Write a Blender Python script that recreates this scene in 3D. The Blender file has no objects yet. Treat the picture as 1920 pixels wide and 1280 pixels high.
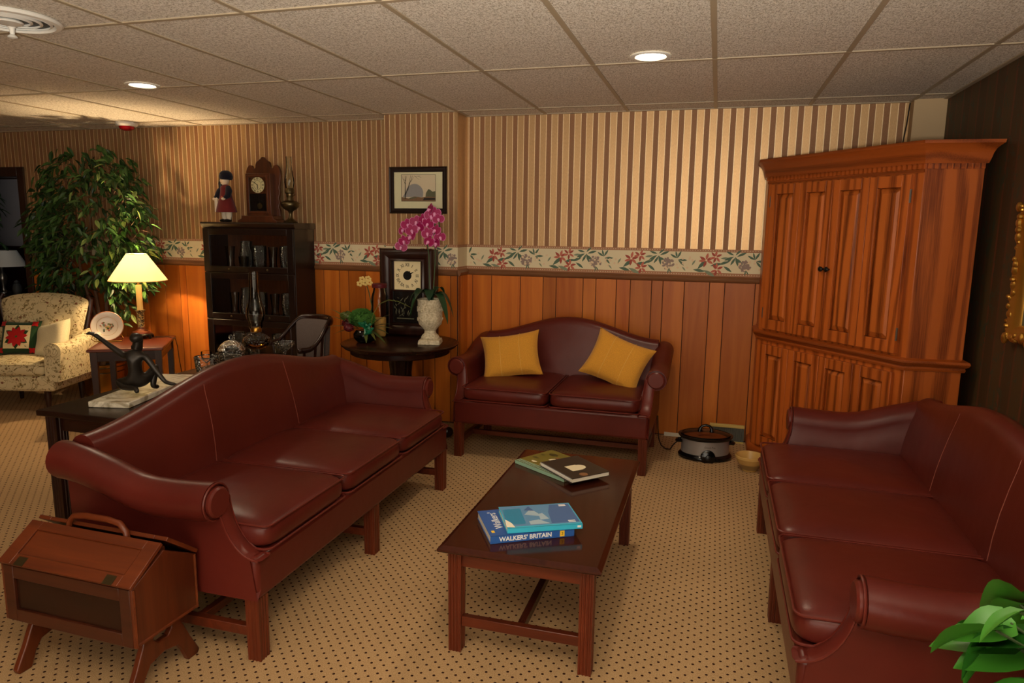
import bpy, bmesh, math, random
from mathutils import Vector, Matrix
PI = math.pi
R = math.radians
random.seed(7)
scene = bpy.context.scene
C = scene.collection

# ---------------------------------------------------------------- camera
cam_d = bpy.data.cameras.new('camera')
cam = bpy.data.objects.new('camera', cam_d)
C.objects.link(cam)
cam_d.sensor_fit = 'HORIZONTAL'
cam_d.sensor_width = 36.0
cam_d.lens = 36.0 * 1312.27 / 1920.0
cam_d.clip_start = 0.05
def cam_matrix(pitch, yaw, roll, loc):
    cp, sp, cy, sy, cr, sr = math.cos(pitch), math.sin(pitch), math.cos(yaw), math.sin(yaw), math.cos(roll), math.sin(roll)
    f = Vector((sy * cp, cy * cp, -sp)); r = Vector((cy, -sy, 0)); u = r.cross(f)
    r2 = cr * r + sr * u; u2 = -sr * r + cr * u
    m = Matrix((r2, u2, -f)).transposed().to_4x4()
    m.translation = loc
    return m
cam.matrix_world = cam_matrix(0.1598, -0.2814, 0.0133, Vector((0, 0, 1.54)))
scene.camera = cam

# ---------------------------------------------------------------- world, exposure
w = bpy.data.worlds.new('world'); scene.world = w
w.use_nodes = True
w.node_tree.nodes['Background'].inputs[0].default_value = (1.0, 0.86, 0.68, 1)
w.node_tree.nodes['Background'].inputs[1].default_value = 3.4
scene.view_settings.view_transform = 'Standard'
scene.view_settings.look = 'None'
scene.view_settings.exposure = 0.0
scene.view_settings.gamma = 1.0
scene.view_settings.use_curve_mapping = False

DOWNLIGHT_W = 45.0
LAMP_W = 78.0
WARM = (1.0, 0.80, 0.56)
UPLIGHT_W = 760.0
LAMPCOL = (1.0, 0.70, 0.38)

# ---------------------------------------------------------------- materials
MATS = {}
def lin(c):
    return tuple(((x / 255.0) / 12.92 if x / 255.0 <= 0.04045 else ((x / 255.0 + 0.055) / 1.055) ** 2.4) for x in c)
def nd(nt, t, **kw):
    n = nt.nodes.new(t)
    for k, v in kw.items():
        if k in ('operation', 'blend_type', 'data_type', 'interpolation', 'wave_type', 'bands_direction', 'feature', 'noise_dimensions', 'vector_type'):
            setattr(n, k, v)
    return n
def base(name, col, rough=0.5, metal=0.0, coat=0.0, spec=0.5, trans=0.0, ior=1.45, emit=None, estr=0.0, sheen=0.0):
    m = bpy.data.materials.new(name); m.use_nodes = True
    b = m.node_tree.nodes['Principled BSDF']
    b.inputs['Base Color'].default_value = (*col, 1)
    b.inputs['Roughness'].default_value = rough
    b.inputs['Metallic'].default_value = metal
    b.inputs['Coat Weight'].default_value = coat
    b.inputs['Coat Roughness'].default_value = 0.12
    b.inputs['Specular IOR Level'].default_value = spec
    b.inputs['Transmission Weight'].default_value = trans
    b.inputs['IOR'].default_value = ior
    b.inputs['Sheen Weight'].default_value = sheen
    if emit:
        b.inputs['Emission Color'].default_value = (*emit, 1); b.inputs['Emission Strength'].default_value = estr
    MATS[name] = m
    return m, m.node_tree, b
def coords(nt, scale=(1, 1, 1), rot=(0, 0, 0)):
    t = nt.nodes.new('ShaderNodeTexCoord'); mp = nt.nodes.new('ShaderNodeMapping')
    mp.inputs['Scale'].default_value = scale; mp.inputs['Rotation'].default_value = rot
    nt.links.new(t.outputs['Object'], mp.inputs['Vector'])
    return mp.outputs[0]
def noise(nt, vec, scale, detail=4, rough=0.55, dist=0.0):
    n = nt.nodes.new('ShaderNodeTexNoise')
    n.inputs['Scale'].default_value = scale; n.inputs['Detail'].default_value = detail
    n.inputs['Roughness'].default_value = rough; n.inputs['Distortion'].default_value = dist
    if vec is not None: nt.links.new(vec, n.inputs['Vector'])
    return n.outputs['Fac']
def ramp(nt, fac, stops, interp='LINEAR'):
    r = nt.nodes.new('ShaderNodeValToRGB'); r.color_ramp.interpolation = interp
    el = r.color_ramp.elements
    while len(el) < len(stops): el.new(0.5)
    for e, (p, c) in zip(el, stops):
        e.position = p; e.color = (*c, 1)
    nt.links.new(fac, r.inputs[0])
    return r.outputs[0]
def bump(nt, b, h, strength=0.2, dist=0.01):
    n = nt.nodes.new('ShaderNodeBump'); n.inputs['Strength'].default_value = strength; n.inputs['Distance'].default_value = dist
    nt.links.new(h, n.inputs['Height']); nt.links.new(n.outputs[0], b.inputs['Normal'])
def mixc(nt, fac, a, b_, blend='MIX'):
    n = nt.nodes.new('ShaderNodeMix'); n.data_type = 'RGBA'; n.blend_type = blend
    for s, v in ((n.inputs[0], fac), (n.inputs[6], a), (n.inputs[7], b_)):
        if isinstance(v, (int, float)): s.default_value = v
        elif isinstance(v, tuple): s.default_value = (*v, 1) if len(v) == 3 else v
        else: nt.links.new(v, s)
    return n.outputs[2]
def math_n(nt, op, a, b_=None, c=None):
    n = nt.nodes.new('ShaderNodeMath'); n.operation = op
    for i, v in enumerate((a, b_, c)):
        if v is None: continue
        if isinstance(v, (int, float)): n.inputs[i].default_value = v
        else: nt.links.new(v, n.inputs[i])
    return n.outputs[0]
def plain(name, rgb, rough=0.5, **kw):
    return base(name, lin(rgb), rough, **kw)[0]
def wood(name, dark, light, axis='z', scale=1.0, rough=0.35, coat=0.0, vary=0.0, bumps=0.05, contrast=(0.3, 0.7), spec=0.5):
    m, nt, b = base(name, lin(light), rough, coat=coat, spec=spec)
    s = {'x': (1.2, 16, 16), 'y': (16, 1.2, 16), 'z': (16, 16, 1.2)}[axis]
    v = coords(nt, tuple(k * scale for k in s))
    if vary:
        oi = nt.nodes.new('ShaderNodeObjectInfo'); ad = nt.nodes.new('ShaderNodeVectorMath'); ad.operation = 'ADD'
        sc = math_n(nt, 'MULTIPLY', oi.outputs['Random'], 37.0)
        cb = nt.nodes.new('ShaderNodeCombineXYZ')
        for i in range(3): nt.links.new(sc, cb.inputs[i])
        nt.links.new(v, ad.inputs[0]); nt.links.new(cb.outputs[0], ad.inputs[1]); v = ad.outputs[0]
    f = noise(nt, v, 1.0, 6, 0.6, 0.8)
    col = ramp(nt, f, [(contrast[0], lin(dark)), (contrast[1], lin(light))])
    if vary:
        k = ramp(nt, oi.outputs['Random'], [(0.0, (1 - vary,) * 3), (1.0, (1.0, 1.0, 1.0))])
        col = mixc(nt, 1.0, col, k, 'MULTIPLY')
    nt.links.new(col, b.inputs['Base Color'])
    bump(nt, b, f, bumps, 0.004)
    return m
def stripes(name, axis):
    """satin striped wallpaper: wide cream band, two thin light lines, narrow brown band"""
    m, nt, b = base(name, (0.4, 0.3, 0.2), 0.5)
    t = nt.nodes.new('ShaderNodeTexCoord'); sp = nt.nodes.new('ShaderNodeSeparateXYZ'); nt.links.new(t.outputs['Object'], sp.inputs[0])
    x = sp.outputs[axis]
    fr = math_n(nt, 'FRACT', math_n(nt, 'ADD', math_n(nt, 'MULTIPLY', x, 1 / 0.0877), 100.17))
    cream, linec, brown = (192, 154, 108), (236, 208, 160), (146, 102, 66)
    col = ramp(nt, fr, [(0.0, lin(linec)), (0.06, lin(cream)), (0.53, lin(linec)), (0.59, lin(brown))], 'CONSTANT')
    nz = noise(nt, coords(nt, (420, 420, 60)), 1.0, 2)
    col = mixc(nt, 0.35, col, ramp(nt, nz, [(0.3, (0.55, 0.55, 0.55)), (0.7, (1.25, 1.25, 1.25))]), 'MULTIPLY')
    nt.links.new(col, b.inputs['Base Color'])
    ro = ramp(nt, fr, [(0.0, (0.42,) * 3), (0.59, (0.6,) * 3)], 'CONSTANT'); nt.links.new(ro, b.inputs['Roughness'])
    me = ramp(nt, fr, [(0.0, (0.25,) * 3), (0.06, (0.62,) * 3), (0.53, (0.25,) * 3), (0.59, (0.1,) * 3)], 'CONSTANT'); nt.links.new(me, b.inputs['Metallic'])
    return m
def leather(name, rgb):
    m, nt, b = base(name, lin(rgb), 0.33, spec=0.36)
    v = coords(nt)
    f = noise(nt, v, 3.0, 3)
    col = mixc(nt, 1.0, lin(rgb), ramp(nt, f, [(0.3, (0.82, 0.80, 0.80)), (0.7, (1.1, 1.08, 1.05))]), 'MULTIPLY')
    nt.links.new(col, b.inputs['Base Color'])
    n2 = noise(nt, v, 260, 2); n1 = noise(nt, v, 9, 2)
    h = math_n(nt, 'ADD', math_n(nt, 'MULTIPLY', n2, 0.12), math_n(nt, 'MULTIPLY', n1, 0.9))
    bump(nt, b, h, 0.16, 0.012)
    return m
def carpet():
    m, nt, b = base('carpet', lin((176, 140, 98)), 0.95, spec=0.1)
    t = nt.nodes.new('ShaderNodeTexCoord')
    def dots(off, rad, sx, sy):
        mp = nt.nodes.new('ShaderNodeMapping'); mp.inputs['Scale'].default_value = (1 / sx, 1 / sy, 0); mp.inputs['Location'].default_value = (off, off, 0)
        nt.links.new(t.outputs['Object'], mp.inputs['Vector'])
        fr = nt.nodes.new('ShaderNodeVectorMath'); fr.operation = 'FRACTION'; nt.links.new(mp.outputs[0], fr.inputs[0])
        sb = nt.nodes.new('ShaderNodeVectorMath'); sb.operation = 'SUBTRACT'; nt.links.new(fr.outputs[0], sb.inputs[0]); sb.inputs[1].default_value = (0.5, 0.5, 0)
        le = nt.nodes.new('ShaderNodeVectorMath'); le.operation = 'LENGTH'; nt.links.new(sb.outputs[0], le.inputs[0])
        return math_n(nt, 'LESS_THAN', le.outputs['Value'], rad)
    d = math_n(nt, 'MAXIMUM', dots(0.0, 0.105, 0.048, 0.048), dots(0.5, 0.105, 0.048, 0.048))
    v = coords(nt)
    n = noise(nt, v, 240, 3, 0.7); big = noise(nt, v, 1.3, 2)
    col = ramp(nt, n, [(0.3, lin((166, 132, 92))), (0.7, lin((206, 172, 128)))])
    col = mixc(nt, 0.5, col, ramp(nt, big, [(0.35, (0.86, 0.86, 0.86)), (0.65, (1.06, 1.06, 1.06))]), 'MULTIPLY')
    col = mixc(nt, d, col, lin((58, 32, 24)))
    nt.links.new(col, b.inputs['Base Color'])
    bump(nt, b, math_n(nt, 'SUBTRACT', n, math_n(nt, 'MULTIPLY', d, 0.6)), 0.7, 0.006)
    return m
def tile_mat():
    m, nt, b = base('ceiling_tile', lin((230, 222, 206)), 0.9, spec=0.15)
    v = coords(nt, (1, 0.55, 1))
    n = noise(nt, v, 130, 4, 0.6, 1.2)
    col = ramp(nt, n, [(0.40, lin((182, 170, 150))), (0.54, lin((240, 232, 218)))])  # colour contrast paints in stronger shading of the tile relief
    nt.links.new(col, b.inputs['Base Color'])
    bump(nt, b, n, 0.9, 0.006)
    return m
def floral_fabric():
    m, nt, b = base('floral_fabric', lin((205, 190, 150)), 0.9, spec=0.15)
    v = coords(nt)
    n = noise(nt, v, 16, 2, 0.5, 1.2)
    vine = ramp(nt, n, [(0.455, (0, 0, 0)), (0.468, (1, 1, 1)), (0.492, (1, 1, 1)), (0.505, (0, 0, 0))])
    vo = nt.nodes.new('ShaderNodeTexVoronoi'); vo.inputs['Scale'].default_value = 26; nt.links.new(v, vo.inputs['Vector'])
    bl = math_n(nt, 'LESS_THAN', vo.outputs['Distance'], 0.26)
    msk = math_n(nt, 'MULTIPLY', bl, math_n(nt, 'GREATER_THAN', noise(nt, v, 9, 2), 0.5))
    col = mixc(nt, math_n(nt, 'MULTIPLY', vine, 0.85), lin((208, 192, 152)), lin((104, 86, 46)))
    fl = ramp(nt, vo.outputs['Color'], [(0.3, lin((116, 60, 40))), (0.6, lin((122, 102, 62)))])
    col = mixc(nt, math_n(nt, 'MULTIPLY', msk, 0.9), col, fl)
    nt.links.new(col, b.inputs['Base Color'])
    bump(nt, b, noise(nt, v, 400, 2), 0.2, 0.003)
    return m
def fabric(name, rgb, scale=300, strength=0.25):
    m, nt, b = base(name, lin(rgb), 0.9, spec=0.2, sheen=0.15)
    v = coords(nt); n = noise(nt, v, scale, 3)
    nt.links.new(mixc(nt, 1.0, lin(rgb), ramp(nt, n, [(0.3, (0.8,) * 3), (0.7, (1.12,) * 3)]), 'MULTIPLY'), b.inputs['Base Color'])
    bump(nt, b, math_n(nt, 'ADD', n, noise(nt, v, 14, 3)), strength, 0.006)
    return m
def leafmat(name, dark, light, rough=0.38):
    m, nt, b = base(name, lin(light), rough, spec=0.4)
    oi = nt.nodes.new('ShaderNodeObjectInfo'); ge = nt.nodes.new('ShaderNodeNewGeometry')
    r = math_n(nt, 'FRACT', math_n(nt, 'ADD', oi.outputs['Random'], ge.outputs['Random Per Island']))
    nt.links.new(ramp(nt, r, [(0.0, lin(dark)), (1.0, lin(light))]), b.inputs['Base Color'])
    return m
def glass(name, rgb=(251, 252, 250), rough=0.02):
    """thin clear glass that lets light pass"""
    m = bpy.data.materials.new(name); m.use_nodes = True; nt = m.node_tree; nt.nodes.clear()
    o = nt.nodes.new('ShaderNodeOutputMaterial'); mx = nt.nodes.new('ShaderNodeMixShader')
    tr = nt.nodes.new('ShaderNodeBsdfTransparent'); tr.inputs[0].default_value = (*lin(rgb), 1)
    gl = nt.nodes.new('ShaderNodeBsdfGlossy'); gl.inputs['Roughness'].default_value = rough
    fr = nt.nodes.new('ShaderNodeFresnel'); fr.inputs['IOR'].default_value = 1.32
    nt.links.new(fr.outputs[0], mx.inputs[0]); nt.links.new(tr.outputs[0], mx.inputs[1]); nt.links.new(gl.outputs[0], mx.inputs[2])
    nt.links.new(mx.outputs[0], o.inputs[0]); MATS[name] = m
    return m
def cut_glass(name):
    m = glass(name, (248, 249, 246), 0.08)
    nt = m.node_tree
    for n in nt.nodes:
        if n.type == 'BSDF_GLOSSY':
            bp = nt.nodes.new('ShaderNodeBump'); bp.inputs['Strength'].default_value = 0.9; bp.inputs['Distance'].default_value = 0.01
            vo = nt.nodes.new('ShaderNodeTexVoronoi'); vo.inputs['Scale'].default_value = 75
            nt.links.new(coords(nt), vo.inputs['Vector']); nt.links.new(vo.outputs['Distance'], bp.inputs['Height']); nt.links.new(bp.outputs[0], n.inputs['Normal'])
        if n.type == 'FRESNEL': n.inputs['IOR'].default_value = 1.6
    return m
def shade_mat(name, rgb, t=0.5):
    m = bpy.data.materials.new(name); m.use_nodes = True; nt = m.node_tree; nt.nodes.clear()
    o = nt.nodes.new('ShaderNodeOutputMaterial'); mx = nt.nodes.new('ShaderNodeMixShader'); mx.inputs[0].default_value = t
    d = nt.nodes.new('ShaderNodeBsdfDiffuse'); d.inputs[0].default_value = (*lin(rgb), 1)
    tl = nt.nodes.new('ShaderNodeBsdfTranslucent'); tl.inputs[0].default_value = (*lin(rgb), 1)
    nt.links.new(d.outputs[0], mx.inputs[1]); nt.links.new(tl.outputs[0], mx.inputs[2]); nt.links.new(mx.outputs[0], o.inputs[0]); MATS[name] = m
    return m

leather('leather', (88, 30, 23))
leather('leather_trim', (98, 37, 29))
plain('seam', (128, 66, 54), 0.4)
wood('mahogany', (68, 26, 14), (106, 44, 22), 'z', 1.0, 0.3)
wood('mahogany_x', (70, 27, 14), (108, 45, 22), 'x', 1.0, 0.3)
wood('mahogany_top', (46, 18, 11), (66, 28, 16), 'y', 1.0, 0.13, spec=0.3)
wood('cherry', (78, 32, 13), (116, 53, 23), 'x', 1.0, 0.34)
wood('cherry_z', (72, 29, 12), (104, 47, 21), 'z', 1.0, 0.34)
wood('cherry_dark', (50, 20, 10), (74, 33, 16), 'x', 1.0, 0.36)
def oak(name, axis, dark, light, vary=0.12, fig=5.0, sc=11.0):
    m, nt, b = base(name, lin(light), 0.34)
    sq = {'z': (1, 1, .085), 'x': (.085, 1, 1)}[axis]
    oi = nt.nodes.new('ShaderNodeObjectInfo'); v = coords(nt, sq)
    ad = nt.nodes.new('ShaderNodeVectorMath'); ad.operation = 'ADD'; cb = nt.nodes.new('ShaderNodeCombineXYZ')
    rv = math_n(nt, 'MULTIPLY', oi.outputs['Random'], 23.0)
    for i in range(3): nt.links.new(rv, cb.inputs[i])
    nt.links.new(v, ad.inputs[0]); nt.links.new(cb.outputs[0], ad.inputs[1]); v = ad.outputs[0]
    wv = nt.nodes.new('ShaderNodeTexWave'); wv.bands_direction = 'X' if axis == 'z' else 'Z'; wv.inputs['Scale'].default_value = sc; wv.inputs['Distortion'].default_value = fig
    wv.inputs['Detail'].default_value = 2.0; wv.inputs['Detail Scale'].default_value = 0.7; nt.links.new(v, wv.inputs['Vector'])
    fine = noise(nt, coords(nt, {'z': (190, 190, 5), 'x': (5, 190, 190)}[axis]), 1.0, 3)
    f = math_n(nt, 'ADD', math_n(nt, 'MULTIPLY', wv.outputs['Fac'], .55), math_n(nt, 'MULTIPLY', fine, .6))
    col = ramp(nt, f, [(.22, lin(dark)), (.60, lin(light))])
    k = ramp(nt, oi.outputs['Random'], [(0.0, (1 - vary,) * 3), (1.0, (1.0, 1.0, 1.0))])
    nt.links.new(mixc(nt, 1.0, col, k, 'MULTIPLY'), b.inputs['Base Color'])
    bump(nt, b, f, .12, .003)
oak('oak', 'z', (118, 52, 16), (190, 98, 38), fig=12.0, sc=5.5)
oak('oak_panel', 'z', (98, 40, 11), (196, 104, 41), fig=16.0, sc=4.5)
oak('oak_x', 'x', (120, 54, 16), (168, 82, 30), fig=6.0, sc=4.0)
plain('oak_moulding', (158, 80, 32), 0.22)
wood('plank', (180, 90, 27), (222, 130, 46), 'z', 0.45, 0.4, vary=0.36, spec=0.28)
plain('groove', (60, 28, 12), 0.7)
wood('rail_wood', (104, 66, 40), (134, 90, 58), 'x', 1.0, 0.4)
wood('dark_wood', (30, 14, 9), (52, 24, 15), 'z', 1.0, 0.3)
wood('dark_wood_x', (28, 13, 8), (50, 23, 13), 'x', 1.0, 0.26, spec=0.32)
wood('black_wood', (20, 11, 8), (34, 18, 12), 'z', 1.0, 0.32)
wood('walnut', (58, 28, 14), (92, 48, 24), 'z', 1.0, 0.36)
stripes('wallpaper_x', 0)
stripes('wallpaper_y', 1)
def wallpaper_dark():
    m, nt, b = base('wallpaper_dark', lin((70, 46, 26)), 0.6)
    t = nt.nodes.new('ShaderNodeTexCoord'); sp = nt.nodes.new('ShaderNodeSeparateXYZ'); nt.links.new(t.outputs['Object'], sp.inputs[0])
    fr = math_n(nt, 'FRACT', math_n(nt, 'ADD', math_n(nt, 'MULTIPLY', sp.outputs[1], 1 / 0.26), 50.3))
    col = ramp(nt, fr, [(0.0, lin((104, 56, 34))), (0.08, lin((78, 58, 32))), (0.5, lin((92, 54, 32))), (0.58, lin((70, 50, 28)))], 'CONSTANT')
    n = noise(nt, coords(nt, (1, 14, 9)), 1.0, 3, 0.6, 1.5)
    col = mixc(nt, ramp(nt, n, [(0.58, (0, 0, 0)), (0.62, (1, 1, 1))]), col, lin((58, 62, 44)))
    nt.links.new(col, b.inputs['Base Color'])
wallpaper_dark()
plain('wallpaper_plain', (186, 158, 118), 0.6)
carpet(); tile_mat(); floral_fabric()
plain('grid_white', (168, 152, 126), 0.5)
plain('border_cream', (222, 208, 172), 0.7)
plain('border_band', (166, 116, 84), 0.7)
plain('print_green', (82, 104, 84), 0.7)
plain('print_sage', (128, 138, 112), 0.7)
plain('print_coral', (190, 104, 84), 0.7)
plain('print_red', (160, 72, 58), 0.7)
plain('print_mauve', (146, 126, 116), 0.7)
plain('print_pale', (222, 196, 160), 0.7)
plain('white', (225, 222, 212), 0.5)
plain('offwhite', (206, 198, 178), 0.6)
plain('black', (14, 13, 13), 0.35)
plain('black_gloss', (10, 10, 10), 0.12)
plain('steel', (150, 148, 145), 0.3, metal=0.9)
plain('steel_grey', (158, 154, 152), 0.38, metal=0.55)
plain('brass', (178, 132, 58), 0.28, metal=1.0)
plain('old_brass', (96, 84, 58), 0.35, metal=0.9)
plain('gold', (196, 148, 66), 0.35, metal=0.9)
plain('bronze', (44, 38, 32), 0.36, metal=0.4)
plain('red_plastic', (150, 16, 26), 0.25)
fabric('mustard', (206, 146, 52), 260, 0.3)
fabric('cream_fabric', (222, 208, 168))
fabric('grey_fabric', (104, 92, 88))
fabric('poinsettia_red', (176, 22, 24))
fabric('poinsettia_green', (36, 64, 36))
fabric('poinsettia_cream', (228, 208, 160))
fabric('doll_red', (106, 34, 34)); fabric('doll_navy', (24, 22, 34)); fabric('doll_white', (224, 208, 182))
leafmat('ficus_leaf', (22, 44, 18), (64, 98, 44))
leafmat('ficus_pale', (104, 132, 66), (148, 164, 92))
leafmat('pothos_leaf', (28, 84, 22), (72, 142, 44), 0.34)
leafmat('orchid_leaf', (26, 52, 32), (44, 76, 46), 0.34)
leafmat('arrange_leaf', (52, 72, 30), (110, 112, 52))
plain('bark', (104, 76, 56), 0.8)
plain('soil', (40, 30, 22), 0.95)
plain('stem_green', (58, 74, 40), 0.6)
plain('orchid_petal', (150, 8, 78), 0.5)
plain('orchid_edge', (204, 110, 160), 0.5)
plain('orchid_lip', (226, 150, 190), 0.5)
plain('moss', (58, 104, 34), 0.9)
plain('berry', (92, 18, 26), 0.5)
plain('ribbon', (24, 108, 74), 0.35)
plain('petal_yellow', (216, 186, 110), 0.6)
def stone():
    m, nt, b = base('stone', lin((200, 188, 160)), 0.8)
    n = noise(nt, coords(nt), 70, 4); nt.links.new(ramp(nt, n, [(0.35, lin((176, 162, 132))), (0.6, lin((214, 202, 174)))]), b.inputs['Base Color']); bump(nt, b, n, 0.15, 0.004)
    m, nt, b = base('marble', lin((220, 212, 192)), 0.25)
    n = noise(nt, coords(nt), 7, 6, 0.6, 1.5); nt.links.new(ramp(nt, n, [(0.40, lin((168, 156, 132))), (0.52, lin((228, 220, 200)))]), b.inputs['Base Color'])
stone()
glass('glass'); cut_glass('cut_glass'); glass('amber_glass', (246, 242, 232), 0.06); glass('dark_glass', (70, 66, 64), 0.03)
glass('oil', (226, 176, 110), 0.03)
shade_mat('lamp_shade', (255, 246, 222), 0.55)
plain('bulb', (255, 240, 210), 0.5, emit=(1.0, 0.85, 0.62), estr=14.0)
plain('candle_cream', (226, 190, 120), 0.6)
plain('chinoiserie', (120, 60, 36), 0.3)
plain('book_blue', (48, 94, 168), 0.28); plain('book_cyan', (64, 190, 224), 0.26); plain('book_art', (98, 150, 196), 0.26)
plain('book_art_dark', (74, 112, 168), 0.26); plain('book_art_light', (170, 196, 214), 0.3); plain('book_teal', (44, 140, 184), 0.28)
plain('paper', (226, 218, 198), 0.7); plain('print_yellow', (240, 196, 48), 0.5); plain('print_white', (240, 240, 236), 0.5)
plain('book_green', (112, 104, 40), 0.3); plain('book_green_dark', (66, 62, 26), 0.3); plain('book_mint', (150, 186, 160), 0.4)
plain('book_black', (40, 34, 28), 0.35); plain('print_cream', (226, 214, 180), 0.6); plain('print_brown', (134, 92, 56), 0.5)
plain('yellowware', (196, 158, 92), 0.25); plain('yellowware_dark', (140, 112, 66), 0.3)
plain('vent_metal', (120, 122, 112), 0.45, metal=0.4); plain('vent_gold', (196, 170, 96), 0.4)
plain('grey_dark', (60, 62, 62), 0.5)
plain('sky_wash', (222, 200, 172), 0.7); plain('wash_blue', (158, 150, 150), 0.7); plain('wash_green', (104, 102, 78), 0.7); plain('wash_brown', (136, 100, 72), 0.7); plain('ink', (44, 36, 30), 0.6)
plain('dial', (232, 214, 168), 0.5); plain('tablet', (26, 22, 20), 0.2)
plain('plate_white', (226, 214, 196), 0.2); plain('plate_rim', (188, 128, 96), 0.25)
plain('poster_grey', (150, 146, 150), 0.6)
plain('porcelain', (226, 200, 168), 0.35)
plain('stew', (150, 80, 40), 0.25)
# ---------------------------------------------------------------- mesh builder
class MB:
    def __init__(s): s.v = []; s.f = []; s.mi = []; s.cur = 0; s.M = None
    def mat(s, i): s.cur = i; return s
    def xf(s, m): s.M = m; return s
    def add(s, vs, fs):
        o = len(s.v)
        if s.M is not None: vs = [s.M @ Vector(p) for p in vs]
        s.v += [tuple(p) for p in vs]
        for f in fs: s.f.append(tuple(o + i for i in f)); s.mi.append(s.cur)
        return s
    def box(s, x0, x1, y0, y1, z0, z1):
        return s.add([(x0, y0, z0), (x1, y0, z0), (x1, y1, z0), (x0, y1, z0), (x0, y0, z1), (x1, y0, z1), (x1, y1, z1), (x0, y1, z1)],
                     [(0, 3, 2, 1), (4, 5, 6, 7), (0, 1, 5, 4), (1, 2, 6, 5), (2, 3, 7, 6), (3, 0, 4, 7)])
    def taper(s, b, t, z0, z1):
        """b,t = (x0,x1,y0,y1) at bottom and top"""
        return s.add([(b[0], b[2], z0), (b[1], b[2], z0), (b[1], b[3], z0), (b[0], b[3], z0), (t[0], t[2], z1), (t[1], t[2], z1), (t[1], t[3], z1), (t[0], t[3], z1)],
                     [(0, 3, 2, 1), (4, 5, 6, 7), (0, 1, 5, 4), (1, 2, 6, 5), (2, 3, 7, 6), (3, 0, 4, 7)])
    def grid(s, fn, nu, nv, cu=False, cv=False):
        vs = []; fs = []
        for i in range(nu + (0 if cu else 1)):
            for j in range(nv + (0 if cv else 1)):
                vs.append(fn(i / nu, j / nv))
        W = nv + (0 if cv else 1); H = nu + (0 if cu else 1)
        for i in range(nu):
            for j in range(nv):
                a, b_ = i, (i + 1) % H; c, d = j, (j + 1) % W
                fs.append((a * W + c, b_ * W + c, b_ * W + d, a * W + d))
        return s.add(vs, fs)
    def lathe(s, prof, n=28, c=(0, 0, 0), sx=1.0, sy=1.0):
        vs = []; fs = []; m = len(prof)
        for r, z in prof:
            for k in range(n):
                a = 2 * PI * k / n; vs.append((c[0] + r * sx * math.cos(a), c[1] + r * sy * math.sin(a), c[2] + z))
        for i in range(m - 1):
            for k in range(n):
                k2 = (k + 1) % n; fs.append((i * n + k, i * n + k2, (i + 1) * n + k2, (i + 1) * n + k))
        if prof[0][0] > 1e-5: fs.append(tuple(range(n - 1, -1, -1)))
        if prof[-1][0] > 1e-5: fs.append(tuple((m - 1) * n + k for k in range(n)))
        return s.add(vs, fs)
    def olathe(s, prof, n=28, c=(0, 0, 0), sx=1.0, sy=1.0):
        """lathe without end caps"""
        vs = []; fs = []; m = len(prof)
        for r, z in prof:
            for k in range(n):
                a = 2 * PI * k / n; vs.append((c[0] + r * sx * math.cos(a), c[1] + r * sy * math.sin(a), c[2] + z))
        for i in range(m - 1):
            for k in range(n):
                k2 = (k + 1) % n; fs.append((i * n + k, i * n + k2, (i + 1) * n + k2, (i + 1) * n + k))
        return s.add(vs, fs)
    def tube(s, path, r, n=8, closed=False):
        P = [Vector(p) for p in path]; m = len(P); rs = r if isinstance(r, (list, tuple)) else [r] * m
        vs = []; fs = []; up = None
        for i in range(m):
            a = P[(i - 1) % m] if (closed or i > 0) else P[i]; b_ = P[(i + 1) % m] if (closed or i < m - 1) else P[i]
            t = (b_ - a).normalized() if (b_ - a).length > 1e-9 else Vector((0, 0, 1))
            if up is None:
                up = Vector((0, 0, 1)) if abs(t.z) < 0.9 else Vector((1, 0, 0))
            u = (up - t * up.dot(t)); u = u.normalized() if u.length > 1e-6 else t.orthogonal().normalized()
            w_ = t.cross(u); up = u
            for k in range(n):
                an = 2 * PI * k / n; vs.append(P[i] + (u * math.cos(an) + w_ * math.sin(an)) * rs[i])
        for i in range(m if closed else m - 1):
            i2 = (i + 1) % m
            for k in range(n):
                k2 = (k + 1) % n; fs.append((i * n + k, i * n + k2, i2 * n + k2, i2 * n + k))
        if not closed:
            fs.append(tuple(range(n - 1, -1, -1))); fs.append(tuple((m - 1) * n + k for k in range(n)))
        return s.add(vs, fs)
    def cyl(s, a, b_, r, n=16): return s.tube([a, b_], r, n)
    def prism(s, poly, t0, t1, axis='z'):
        """extrude a 2D polygon; axis z: (x,y); axis y: (x,z); axis x: (y,z)"""
        def p3(p, t): return {'z': (p[0], p[1], t), 'y': (p[0], t, p[1]), 'x': (t, p[0], p[1])}[axis]
        n = len(poly); vs = [p3(p, t0) for p in poly] + [p3(p, t1) for p in poly]
        fs = [tuple(range(n - 1, -1, -1)), tuple(range(n, 2 * n))] + [(i, (i + 1) % n, n + (i + 1) % n, n + i) for i in range(n)]
        return s.add(vs, fs)
    def ell(s, c, r, n=14, m=8):
        if not isinstance(r, (tuple, list)): r = (r, r, r)
        vs = [(c[0], c[1], c[2] - r[2])]
        for i in range(1, m):
            ph = PI * i / m - PI / 2
            for k in range(n):
                a = 2 * PI * k / n; vs.append((c[0] + r[0] * math.cos(ph) * math.cos(a), c[1] + r[1] * math.cos(ph) * math.sin(a), c[2] + r[2] * math.sin(ph)))
        vs.append((c[0], c[1], c[2] + r[2])); fs = []
        for k in range(n): fs.append((0, 1 + (k + 1) % n, 1 + k))
        for i in range(m - 2):
            for k in range(n):
                k2 = (k + 1) % n; fs.append((1 + i * n + k, 1 + i * n + k2, 1 + (i + 1) * n + k2, 1 + (i + 1) * n + k))
        L = len(vs) - 1
        for k in range(n): fs.append((L, 1 + (m - 2) * n + k, 1 + (m - 2) * n + (k + 1) % n))
        return s.add(vs, fs)
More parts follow.
